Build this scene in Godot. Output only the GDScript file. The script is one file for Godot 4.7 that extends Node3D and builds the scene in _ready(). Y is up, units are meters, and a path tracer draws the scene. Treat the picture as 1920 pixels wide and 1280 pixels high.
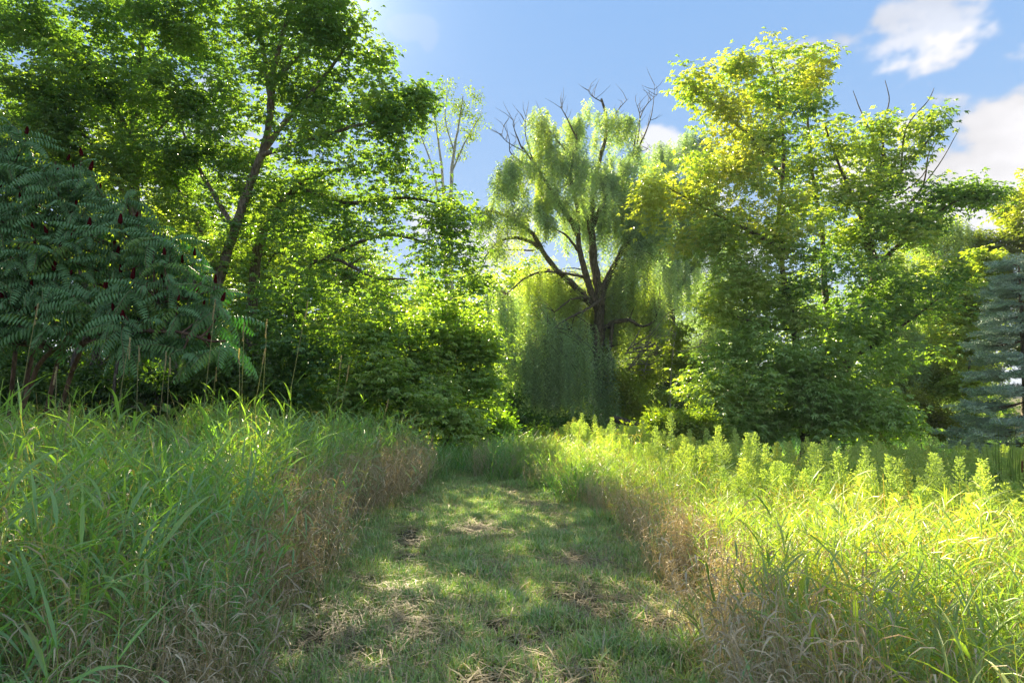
extends Node3D

const PITCH := 4.29
const FOCAL := 1200.0      # in pixels of the 1920 wide photograph
const EYE := 1.65
const EXPOSURE := 5.4

var rng := RandomNumberGenerator.new()
var clump := FastNoiseLite.new()
var fine := FastNoiseLite.new()
var used := {}
var mat := {}

# ------------------------------------------------------------------ geometry collector
class Geo:
	var v := PackedVector3Array()
	var n := PackedVector3Array()
	var c := PackedColorArray()
	var smooth := false

	func tri(a: Vector3, b: Vector3, d: Vector3, col: Color, cb = null, cd = null) -> void:
		v.push_back(a); v.push_back(b); v.push_back(d)
		c.push_back(col)
		c.push_back(col if cb == null else cb)
		c.push_back(col if cd == null else cd)
		if smooth:
			var m := (d - a).cross(b - a).normalized()
			n.push_back(m); n.push_back(m); n.push_back(m)

	func quad(a: Vector3, b: Vector3, d: Vector3, e: Vector3, c0: Color, c1: Color) -> void:
		tri(a, b, d, c0, c0, c1)
		tri(a, d, e, c0, c1, c1)

	func tube(pts: PackedVector3Array, rad: PackedFloat32Array, sides: int, col: Color, col2: Color) -> void:
		smooth = true
		var rings := []
		var norms := []
		var side := Vector3.ZERO
		var k := pts.size()
		for i in k:
			var t := (pts[mini(i + 1, k - 1)] - pts[maxi(i - 1, 0)]).normalized()
			if i == 0:
				side = t.cross(Vector3(0.3, 0.1, 0.9)).normalized()
				if side.length() < 0.5:
					side = Vector3.RIGHT
			side = (side - t * side.dot(t)).normalized()
			var up := t.cross(side)
			var ring := PackedVector3Array()
			var nn := PackedVector3Array()
			for s in sides:
				var a := TAU * s / sides
				var o := side * cos(a) + up * sin(a)
				nn.push_back(o)
				ring.push_back(pts[i] + o * rad[i])
			rings.push_back(ring)
			norms.push_back(nn)
		for i in k - 1:
			var r0: PackedVector3Array = rings[i]
			var r1: PackedVector3Array = rings[i + 1]
			var n0: PackedVector3Array = norms[i]
			var n1: PackedVector3Array = norms[i + 1]
			var ca := col.lerp(col2, float(i) / (k - 1))
			var cb := col.lerp(col2, float(i + 1) / (k - 1))
			for s in sides:
				var q := (s + 1) % sides
				v.append_array([r0[s], r1[q], r0[q], r0[s], r1[s], r1[q]])
				n.append_array([n0[s], n1[q], n0[q], n0[s], n1[s], n1[q]])
				c.append_array([ca, cb, ca, ca, cb, cb])

	func mesh() -> ArrayMesh:
		var arr := []
		arr.resize(Mesh.ARRAY_MAX)
		arr[Mesh.ARRAY_VERTEX] = v
		if smooth:
			arr[Mesh.ARRAY_NORMAL] = n
		arr[Mesh.ARRAY_COLOR] = c
		var m := ArrayMesh.new()
		m.add_surface_from_arrays(Mesh.PRIMITIVE_TRIANGLES, arr)
		return m

# ------------------------------------------------------------------ nodes and names
func numbered(called: String) -> String:
	var k: int = used.get(called, 0)
	used[called] = k + 1
	return called if k == 0 else "%s_%03d" % [called, k]

func tag(o: Node, label := "", category := "", group := "", kind := "") -> void:
	if label: o.set_meta("label", label)
	if category: o.set_meta("category", category)
	if group: o.set_meta("group", group)
	if kind: o.set_meta("kind", kind)

func thing(called: String, where: Vector3, label: String, category: String, group := "", kind := "") -> Node3D:
	var o := Node3D.new()
	o.name = numbered(called)
	add_child(o)
	o.position = where
	tag(o, label, category, group, kind)
	return o

func part(called: String, m: Mesh, material: Material, parent: Node, kind := "") -> MeshInstance3D:
	var o := MeshInstance3D.new()
	var k := 0
	var nm := called
	while parent.has_node(nm):
		k += 1
		nm = "%s_%03d" % [called, k]
	o.name = nm
	o.mesh = m
	o.material_override = material
	parent.add_child(o)
	if kind: o.set_meta("kind", kind)
	return o

func many(called: String, m: Mesh, material: Material, parent: Node, where: Array[Transform3D], tint: PackedColorArray) -> void:
	if where.is_empty():
		return
	var mm := MultiMesh.new()
	mm.transform_format = MultiMesh.TRANSFORM_3D
	mm.use_colors = true
	mm.mesh = m
	mm.instance_count = where.size()
	for i in where.size():
		mm.set_instance_transform(i, where[i])
		mm.set_instance_color(i, tint[i])
	var o := MultiMeshInstance3D.new()
	var k := 0
	var nm := called
	while parent.has_node(nm):
		k += 1
		nm = "%s_%03d" % [called, k]
	o.name = nm
	o.multimesh = mm
	o.material_override = material
	o.set_meta("kind", "stuff")
	parent.add_child(o)

func copy_of(o: Node3D, label: String, where: Vector3, turn: float, size: Vector3, group := "") -> Node3D:
	var r: Node3D = o.duplicate()
	var stem: String = o.name
	if stem.right(4).begins_with("_") and stem.right(3).is_valid_int():
		stem = stem.left(-4)
	r.name = numbered(stem)
	add_child(r)
	r.position = where
	r.rotation.y = turn
	r.scale = size
	r.set_meta("label", label)
	if group: r.set_meta("group", group)
	return r

# ------------------------------------------------------------------ places
func at(px: float, py: float, depth: float) -> Vector3:
	var th := deg_to_rad(PITCH)
	var x := (px - 960.0) / FOCAL
	var y := (640.0 - py) / FOCAL
	var yy := y * cos(th) + sin(th)
	var zz := y * sin(th) - cos(th)
	var t := -depth / zz
	return Vector3(x * t, EYE + yy * t, -depth)

func table(pairs: PackedVector2Array, d: float) -> float:
	if d <= pairs[0].x: return pairs[0].y
	for i in pairs.size() - 1:
		if d <= pairs[i + 1].x:
			return lerpf(pairs[i].y, pairs[i + 1].y, smoothstep(pairs[i].x, pairs[i + 1].x, d))
	return pairs[-1].y

var LEFT := PackedVector2Array([Vector2(-4, -1.1), Vector2(2, -1.25), Vector2(3.74, -1.42), Vector2(5.1, -1.62), Vector2(7.8, -1.78), Vector2(10, -1.65), Vector2(12.3, -1.3), Vector2(13, -1.5)])
var RIGHT := PackedVector2Array([Vector2(-4, 0.7), Vector2(2, 0.85), Vector2(3.74, 1.02), Vector2(4.86, 1.18), Vector2(5.65, 1.27), Vector2(7.78, 1.2), Vector2(9, 1.05), Vector2(10.08, 0.8)])

func edge_wobble(d: float, s: float) -> float:
	return fine.get_noise_2d(d * 9.0, s * 40.0) * 0.22

func far_edge(x: float) -> float:
	return 10.0 + (0.83 - x) * 1.3

# > 0 inside the mown path, by metres from its edge
func path_in(x: float, d: float) -> float:
	var l := x - table(LEFT, d) - edge_wobble(d, 1.0)
	var r := table(RIGHT, d) + edge_wobble(d, 5.0) - x
	if d > 10.0: r = 9.0
	var f := (far_edge(x) - d) * 0.6
	if d > 12.3:
		l = (d - 12.35 - (-1.3 - x) * 0.55) * 0.8 if x < -1.3 else 9.0
	return minf(minf(l, r), f)

func ground_y(x: float, z: float) -> float:
	var d := -z
	var y := 0.0
	y -= 0.55 * smoothstep(1.3, 5.5, x) * smoothstep(2.5, 8.0, d) * (1.0 - smoothstep(16.0, 24.0, d) * 0.3)
	y -= 0.75 * smoothstep(12.5, 25.0, d) * smoothstep(-13.0, -3.0, x)
	y += 0.25 * smoothstep(-7.0, -14.0, x) * smoothstep(7.0, 14.0, d)
	y += clump.get_noise_2d(x * 0.8, z * 0.8) * 0.06
	y += fine.get_noise_2d(x * 3.0, z * 3.0) * 0.025
	return y

func on_ground(x: float, z: float) -> Vector3:
	return Vector3(x, ground_y(x, z), z)

func foot(px: float, depth: float) -> Vector3:
	var p := at(px, 780, depth)
	return on_ground(p.x, p.z)

func rv() -> Vector3:
	var a := rng.randf() * TAU
	var y := rng.randf_range(-1, 1)
	var r := sqrt(1 - y * y)
	return Vector3(r * cos(a), y, r * sin(a))

func soft(pts: PackedVector3Array, k: int) -> PackedVector3Array:
	var out := PackedVector3Array()
	var n := pts.size()
	for i in n - 1:
		var p0 := pts[maxi(i - 1, 0)]
		var p3 := pts[mini(i + 2, n - 1)]
		for j in k:
			out.push_back(pts[i].cubic_interpolate(pts[i + 1], p0, p3, float(j) / k))
	out.push_back(pts[n - 1])
	return out

# ------------------------------------------------------------------ materials
func leafy(back: Color, rough := 0.45, spec := 0.5) -> StandardMaterial3D:
	var m := StandardMaterial3D.new()
	m.vertex_color_use_as_albedo = true
	m.roughness = rough
	m.metallic_specular = spec
	m.cull_mode = BaseMaterial3D.CULL_DISABLED
	m.backlight_enabled = true
	m.backlight = back
	return m

func noise_texture(freq: float, size: int, a: Color, b: Color, sd: int, oct := 4) -> NoiseTexture2D:
	var f := FastNoiseLite.new()
	f.seed = sd
	f.frequency = freq
	f.fractal_octaves = oct
	var g := Gradient.new()
	g.set_color(0, a)
	g.set_color(1, b)
	g.set_offset(0, 0.25)
	g.set_offset(1, 0.75)
	var t := NoiseTexture2D.new()
	t.width = size
	t.height = size
	t.seamless = true
	t.noise = f
	t.color_ramp = g
	return t

func bark(a: Color, b: Color, sd: int) -> StandardMaterial3D:
	var m := StandardMaterial3D.new()
	m.albedo_texture = noise_texture(0.03, 256, a.linear_to_srgb(), b.linear_to_srgb(), sd)
	m.roughness = 0.9
	m.metallic_specular = 0.25
	m.uv1_triplanar = true
	m.uv1_scale = Vector3(1.6, 0.45, 1.6)
	m.heightmap_enabled = true
	m.heightmap_texture = noise_texture(0.035, 256, Color.BLACK, Color.WHITE, sd + 1)
	m.heightmap_scale = 3.0
	return m

# ------------------------------------------------------------------ leaves
func leaf(g: Geo, b: Vector3, dir: Vector3, up: Vector3, len: float, wid: float, col: Color, fold := 0.25) -> void:
	var s := dir.cross(up).normalized()
	var u := s.cross(dir).normalized()
	var m := b + dir * len * 0.42 + u * wid * fold
	var l := m + s * wid * 0.5
	var r := m - s * wid * 0.5
	m = b + dir * len * 0.45
	var tip := b + dir * len - u * len * 0.12
	g.tri(b, l, tip, col)
	g.tri(b, tip, r, col)

# a spray of compound leaves at the end of a twig, about 0.4 m across
func compound_spray(leaves: int, leaflets: int, len: float, wid: float, reach: float, droop: float) -> ArrayMesh:
	var g := Geo.new()
	for i in leaves:
		var a := TAU * (i + rng.randf() * 0.8) / leaves
		var out := Vector3(cos(a), rng.randf_range(-0.35, 0.55), sin(a)).normalized()
		var base := out * reach * rng.randf_range(0.25, 1.0)
		var shade := rng.randf_range(0.8, 1.08)
		var col := Color(shade * rng.randf_range(0.92, 1.1), shade, shade * 0.95)
		var side := out.cross(Vector3.UP).normalized()
		for k in leaflets:
			var f := float(k) / maxf(1, leaflets - 1) * 2.0 - 1.0
			var dir := (out * (1.0 - 0.35 * absf(f)) + side * f * 0.95 + Vector3.DOWN * droop * rng.randf_range(0.5, 1.4) + rv() * 0.22).normalized()
			leaf(g, base + out * 0.04 * (1.0 - absf(f)), dir, (Vector3.UP + rv() * 0.45).normalized(), len * rng.randf_range(0.75, 1.15) * (1.0 - 0.15 * absf(f)), wid * rng.randf_range(0.8, 1.15), col)
	return g.mesh()

func simple_spray(leaves: int, len: float, wid: float, reach: float, droop: float) -> ArrayMesh:
	var g := Geo.new()
	for i in leaves:
		var o := rv()
		var shade := rng.randf_range(0.78, 1.1)
		var dir := (o + Vector3.DOWN * droop).normalized()
		leaf(g, o * reach * rng.randf_range(0.15, 1.0), dir, (Vector3.UP + rv() * 0.7).normalized(), len * rng.randf_range(0.7, 1.15), wid * rng.randf_range(0.8, 1.15), Color(shade * rng.randf_range(0.92, 1.1), shade, shade))
	return g.mesh()

# a hanging willow switch, length metres long
func willow_strand(length: float) -> ArrayMesh:
	var g := Geo.new()
	var p := Vector3.ZERO
	var dir := Vector3(0.3, -0.35, 0.0).normalized()
	var steps := int(length / 0.05)
	var wob := rng.randf() * 9.0
	for i in steps:
		dir = (dir + Vector3(0.03 * sin(i * 0.21 + wob), -0.2, 0.03 * cos(i * 0.17 + wob))).normalized()
		var q := p + dir * 0.05
		if i % 4 == 0:
			var s := Vector3(0.006, 0, 0.004)
			g.tri(p - s, p + s, p + dir * 0.14, Color(0.8, 0.8, 0.6))
		var a := i * 2.4 + rng.randf()
		var o := Vector3(cos(a), -0.75 + rng.randf_range(-0.3, 0.3), sin(a)).normalized()
		var sh := rng.randf_range(0.8, 1.12)
		leaf(g, p, o, rv(), rng.randf_range(0.12, 0.19), 0.036, Color(sh, sh, sh), 0.1)
		p = q
	return g.mesh()

# ------------------------------------------------------------------ growing trees
# limbs: [name, points (world), radius at the start, radius at the end]; blobs: {c, r, n, a, b}
func blob(px: float, py: float, depth: float, rx: float, ry: float, rz: float, n: int, a = null, b = null) -> Dictionary:
	return {"c": at(px, py, depth), "r": Vector3(rx / FOCAL * depth, ry / FOCAL * depth, rz), "n": n, "a": a, "b": b}

func limb(called: String, pixels: Array, r0: float, r1: float) -> Array:
	var pts := PackedVector3Array()
	for p in pixels:
		pts.push_back(at(p[0], p[1], p[2]))
	return [called, pts, r0, r1]

func grow(root: Node3D, limbs: Array, blobs: Array, opt: Dictionary) -> void:
	var base := root.position
	var wood: Material = opt.wood
	var node_p := PackedVector3Array()
	var node_r := PackedFloat32Array()
	for l in limbs:
		var pts: PackedVector3Array = soft(l[1], 5)
		var rad := PackedFloat32Array()
		var local := PackedVector3Array()
		for i in pts.size():
			var f := float(i) / (pts.size() - 1)
			var r: float = lerpf(l[2], l[3], pow(f, 0.8)) * (1.0 + 0.12 * fine.get_noise_3dv(pts[i] * 60.0))
			if l[0] == "trunk" and i < 3 and opt.get("flare", true):
				r *= 1.0 + 0.35 * (3 - i) / 3.0
			var w: Vector3 = rv() * r * 0.25
			local.push_back(pts[i] - base + w)
			rad.push_back(r)
			if not l[0] in ["dead_branch"]:
				if l[0] != "trunk" or f > opt.get("bare", 0.3):
					node_p.push_back(pts[i] + w)
					node_r.push_back(r)
		var g := Geo.new()
		g.tube(local, rad, 9 if l[2] > 0.08 else 6, Color.WHITE, Color.WHITE)
		part(l[0], g.mesh(), wood, root)
	# branchlets out to points spread through the crown
	var tips := []
	for bl in blobs:
		var made := 0
		var tries := 0
		while made < bl.n and tries < bl.n * 8:
			tries += 1
			var o := rv()
			var rr := pow(rng.randf(), opt.get("shell", 0.45)) * (1.0 + 0.35 * clump.get_noise_3dv(o * 14.0 + bl.c * 3.0))
			var p: Vector3 = bl.c + o * bl.r * rr
			if clump.get_noise_3dv(p * opt.get("gap_scale", 9.0)) < opt.get("gap", -0.12):
				continue
			if p.y < ground_y(p.x, p.z) + 0.15:
				continue
			made += 1
			var near := 1e9
			for q in node_p:
				near = minf(near, q.distance_squared_to(p))
			tips.push_back([near, p, bl])
	tips.sort_custom(func(a, b): return a[0] < b[0])
	var g2 := Geo.new()
	var spots: Array[Transform3D] = []
	var tint := PackedColorArray()
	var per: float = opt.get("per", 13.0)
	var jit: float = opt.get("jitter", 0.28)
	for t in tips:
		var p: Vector3 = t[1]
		var bl: Dictionary = t[2]
		var best := 0
		var score := 1e9
		for i in node_p.size():
			var q := node_p[i]
			var s: float = q.distance_to(p) + maxf(0.0, q.y - p.y) * opt.get("rise", 0.5)
			if s < score:
				score = s
				best = i
		var s0 := node_p[best]
		var span := s0.distance_to(p)
		var mid: Vector3 = s0.lerp(p, 0.5) + Vector3.UP * span * opt.get("arch", 0.12) + rv() * span * 0.12
		var pts := PackedVector3Array()
		var rad := PackedFloat32Array()
		var r0 := minf(node_r[best] * 0.75, 0.007 + 0.009 * span)
		for i in 5:
			var f := i / 4.0
			var q := s0.lerp(mid, f).lerp(mid.lerp(p, f), f)
			pts.push_back(q - base)
			rad.push_back(lerpf(r0, 0.003, f))
			if i > 0:
				node_p.push_back(q)
				node_r.push_back(lerpf(r0, 0.003, f))
		g2.tube(pts, rad, 3, Color.WHITE, Color.WHITE)
		var count := int(per * rng.randf_range(0.6, 1.4))
		var ca: Color = bl.a if bl.a != null else opt.a
		var cb: Color = bl.b if bl.b != null else opt.b
		for i in count:
			var f := 1.0 - pow(rng.randf(), 1.3) * minf(0.75, 1.6 / maxf(span, 0.3))
			var q := s0.lerp(mid, f).lerp(mid.lerp(p, f), f) + rv() * jit * rng.randf_range(0.1, 1.0)
			if q.y < ground_y(q.x, q.z) + 0.1:
				continue
			var k := clampf(0.45 + 0.9 * clump.get_noise_3dv(q * 5.0) + rng.randf_range(-0.4, 0.4), 0, 1)
			var col := ca.lerp(cb, k)
			var b := Basis(Vector3.UP, rng.randf() * TAU) * Basis(Vector3.RIGHT, rng.randf_range(-0.5, 0.5)) 
			spots.push_back(Transform3D(b.scaled(Vector3.ONE * rng.randf_range(0.75, 1.3) * opt.get("size", 1.0)), q - base))
			tint.push_back(col)
	if g2.v.size():
		part("twigs", g2.mesh(), wood, root, "stuff")
	many("crown", opt.spray, opt.leaf, root, spots, tint)

# stems from one foot into the blobs
func stems(ft: Vector3, blobs: Array, r: float) -> Array:
	var out := []
	for bl in blobs:
		var c: Vector3 = bl.c
		out.push_back(["stem", PackedVector3Array([ft + Vector3(rng.randf_range(-0.2, 0.2), -0.1, rng.randf_range(-0.2, 0.2)), ft.lerp(c, 0.4) + rv() * 0.15, c + Vector3(0, bl.r.y * 0.3, 0)]), r, r * 0.3])
	return out

# a free-standing forest tree of its own making
func forest_tree(root: Node3D, height: float, width: float, from: float, n: int, opt: Dictionary, lean := Vector3.ZERO) -> void:
	var ft := root.position
	var top := ft + Vector3(0, height, 0) + lean
	var mid := ft.lerp(top, 0.5) + Vector3(rng.randf_range(-0.4, 0.4), 0, rng.randf_range(-0.4, 0.4))
	var limbs := [["trunk", PackedVector3Array([ft - Vector3(0, 0.2, 0), ft.lerp(mid, 0.5), mid, mid.lerp(top, 0.5), top]), height * 0.014, 0.03]]
	var blobs := []
	var parts := 9
	for i in parts:
		var f := from + (1.0 - from) * (i + 0.3) / parts
		var wide := width * (0.55 + 0.6 * sin(PI * clampf(f * 0.95, 0, 1)))
		var a := i * 2.4 + rng.randf()
		var c := ft.lerp(top, f) + Vector3(cos(a), 0, sin(a)) * wide * 0.5 * (1.0 - f * 0.55)
		var r := wide * 0.48
		blobs.push_back({"c": c, "r": Vector3(r, r * 0.75, r), "n": n, "a": null, "b": null})
		limbs.push_back(["limb", PackedVector3Array([ft.lerp(top, maxf(0.1, f - 0.18)), ft.lerp(top, f - 0.05).lerp(c, 0.5), c]), height * 0.005, 0.02])
	grow(root, limbs, blobs, opt)

# ------------------------------------------------------------------ grasses
func blade(g: Geo, b: Vector3, dir: Vector3, len: float, wid: float, bend: float, c0: Color, c1: Color, segs := 4, fold := true) -> void:
	var p := b
	var d := dir
	var s := d.cross(Vector3.UP)
	if s.length() < 0.05: s = Vector3.RIGHT
	s = s.normalized().rotated(d, rng.randf_range(-0.5, 0.5))
	var pl := p - s * wid * 0.22
	var pr := p + s * wid * 0.22
	var pm := p
	var last := c0
	for i in segs:
		var f := float(i + 1) / segs
		d = (d + Vector3.DOWN * bend / segs * (0.5 + f)).normalized()
		p += d * len / segs
		var w := wid * 0.5 * (1.0 - pow(f, 2.2)) * (0.75 + 0.5 * sin(PI * minf(1, f * 1.3)))
		var u := s.cross(d).normalized() * (w * 0.5 if fold else 0.0)
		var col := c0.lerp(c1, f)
		if i == segs - 1:
			g.tri(pl, pm, p, last, last, col)
			g.tri(pm, pr, p, last, last, col)
		else:
			var ql := p - s * w + u
			var qr := p + s * w + u
			g.quad(pl, pm, p, ql, last, col)
			g.quad(pm, pr, qr, p, last, col)
			pl = ql
			pr = qr
		pm = p
		last = col

func culm(g: Geo, b: Vector3, dir: Vector3, h: float, r: float, bend: float, c0: Color, c1: Color) -> PackedVector3Array:
	var pts := PackedVector3Array()
	var rad := PackedFloat32Array()
	var p := b
	var d := dir
	for i in 5:
		pts.push_back(p)
		rad.push_back(lerpf(r, r * 0.4, i / 4.0))
		d = (d + Vector3(dir.x, 0, dir.z) * bend * 0.3 + Vector3.DOWN * bend * 0.06).normalized()
		p += d * h / 4.0
	for i in 4:
		var ca := c0.lerp(c1, i / 4.0)
		var cb := c0.lerp(c1, (i + 1) / 4.0)
		var s := Vector3(1, 0, 0.4).normalized()
		var q := Vector3(-0.4, 0, 1).normalized()
		g.quad(pts[i] - s * rad[i], pts[i] + s * rad[i], pts[i + 1] + s * rad[i + 1], pts[i + 1] - s * rad[i + 1], ca, cb)
		g.quad(pts[i] - q * rad[i], pts[i] + q * rad[i], pts[i + 1] + q * rad[i + 1], pts[i + 1] - q * rad[i + 1], ca, cb)
	return pts

const STRAW := Color(0.57, 0.5, 0.35)
const RUST := Color(0.46, 0.37, 0.23)
const HAY := Color(0.64, 0.55, 0.39)

# a clump of broad-leaved reed grass; green 1 = all fresh, 0 = all dry
func reed_tuft(culms: int, h: float, spread: float, llen: float, lwid: float, fresh: float, lean: Vector3) -> ArrayMesh:
	var g := Geo.new()
	for i in culms:
		var o := Vector3(rng.randf_range(-1, 1), 0, rng.randf_range(-1, 1)) * spread
		var dir := (Vector3.UP + Vector3(rng.randfn(0, 0.13), 0, rng.randfn(0, 0.13)) + lean).normalized()
		var hh := h * rng.randf_range(0.65, 1.1)
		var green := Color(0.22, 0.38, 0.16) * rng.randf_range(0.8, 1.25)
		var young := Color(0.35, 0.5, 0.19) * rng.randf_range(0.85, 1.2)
		var dry := rng.randf() > fresh
		var foot_c := STRAW.lerp(RUST, rng.randf())
		var top_c := foot_c if dry else young
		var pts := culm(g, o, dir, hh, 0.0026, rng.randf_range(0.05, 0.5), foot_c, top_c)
		var leaves := 7
		for k in leaves:
			var f := lerpf(0.16, 1.0, (k + rng.randf() * 0.5) / leaves)
			var x := clampf(f, 0, 0.999) * 4.0
			var p := pts[int(x)].lerp(pts[int(x) + 1], x - int(x))
			var a := k * PI + rng.randfn(0, 0.8) + i
			var upward := lerpf(0.35, 1.5, f)
			var d := (Vector3(cos(a), 0, sin(a)) + Vector3.UP * upward + lean * 0.5).normalized()
			var withered := dry or (f < 0.52 and rng.randf() < 0.85 - f * 0.9)
			var c0 := green
			var c1 := young
			var bend := rng.randf_range(0.25, 1.15)
			if withered:
				c0 = STRAW.lerp(RUST, rng.randf()) * rng.randf_range(0.6, 1.1)
				c1 = c0.lerp(HAY, 0.5)
				bend = rng.randf_range(1.4, 3.2)
			elif rng.randf() < 0.08:
				c1 = Color(0.4, 0.3, 0.08)
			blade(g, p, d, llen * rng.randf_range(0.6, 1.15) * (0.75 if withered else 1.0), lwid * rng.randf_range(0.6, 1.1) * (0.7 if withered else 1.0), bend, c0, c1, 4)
	return g.mesh()

func fine_tuft(blades: int, h: float, spread: float, wid: float, bend: float, a: Color, b: Color, dry: float) -> ArrayMesh:
	var g := Geo.new()
	for i in blades:
		var o := Vector3(rng.randfn(0, 0.5), 0, rng.randfn(0, 0.5)) * spread
		var d := (Vector3.UP + Vector3(rng.randfn(0, 0.42), 0, rng.randfn(0, 0.42))).normalized()
		var c := a.lerp(b, rng.randf())
		var c1 := c * 1.25
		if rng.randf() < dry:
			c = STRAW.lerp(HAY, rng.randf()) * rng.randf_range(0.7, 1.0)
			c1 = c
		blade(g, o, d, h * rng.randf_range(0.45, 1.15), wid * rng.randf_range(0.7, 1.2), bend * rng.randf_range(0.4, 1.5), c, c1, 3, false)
	return g.mesh()

func straw_mat(bits: int, spread: float) -> ArrayMesh:
	var g := Geo.new()
	for i in bits:
		var o := Vector3(rng.randfn(0, 0.5) * spread, rng.randf_range(0.004, 0.05), rng.randfn(0, 0.5) * spread)
		var a := rng.randfn(0.0, 0.9)
		var d := Vector3(cos(a), rng.randf_range(-0.12, 0.16), sin(a)).normalized()
		var len := rng.randf_range(0.05, 0.26)
		var s := d.cross(Vector3.UP).normalized() * rng.randf_range(0.0012, 0.0042)
		var col := STRAW.lerp(HAY, rng.randf()) * rng.randf_range(0.55, 1.15)
		var m := o + d * len * 0.5 + Vector3(0, 0.012 * rng.randf(), 0)
		g.quad(o - s, o + s, m + s, m - s, col, col)
		g.quad(m - s, m + s, o + d * len + s * 0.5, o + d * len - s * 0.5, col, col)
	return g.mesh()

func goldenrod_mesh(h: float, bloom: float, leaves := 46) -> Array:
	var g := Geo.new()
	var f := Geo.new()
	var lean := Vector3(rng.randfn(0, 0.06), 1, rng.randfn(0, 0.06)).normalized()
	var pts := culm(g, Vector3.ZERO, lean, h, 0.003, 0.1, Color(0.2, 0.17, 0.06), Color(0.2, 0.27, 0.06))
	for k in leaves:
		var t := lerpf(0.12, 0.97, float(k) / leaves)
		var x := t * 3.999
		var p := pts[int(x)].lerp(pts[int(x) + 1], x - int(x))
		var a := k * 2.4 + rng.randf() * 0.6
		var up := lerpf(0.25, 0.9, t)
		var d := (Vector3(cos(a), 0, sin(a)) + Vector3.UP * up).normalized()
		var size := lerpf(1.0, 0.35, pow(t, 1.6)) * rng.randf_range(0.8, 1.15)
		var c := Color(0.32, 0.47, 0.15).lerp(Color(0.55, 0.66, 0.22), t) * rng.randf_range(0.85, 1.15)
		blade(g, p, d, 0.14 * size, 0.026 * size, 0.8, c, c * 1.1, 2, false)
	for k in 26:
		var t := lerpf(0.76, 1.03, float(k) / 26)
		var x := minf(t, 0.999) * 3.999
		var p := pts[int(x)].lerp(pts[int(x) + 1], x - int(x)) + Vector3.UP * maxf(0, t - 1.0) * h
		var a := k * 2.4
		var len := 0.1 * (1.06 - t) / 0.3 + 0.015
		var d := (Vector3(cos(a), 0.9, sin(a))).normalized()
		var green := Color(0.5, 0.6, 0.22)
		var gold := Color(0.72, 0.6, 0.12)
		for q in 5:
			var b := p + d * len * (q / 4.0) + rv() * 0.008
			var c := green.lerp(gold, clampf(bloom + rng.randf_range(-0.3, 0.3), 0, 1))
			leaf(f, b, (d + rv() * 0.7).normalized(), rv(), 0.036, 0.022, c)
	return [g.mesh(), f.mesh()]

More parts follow.
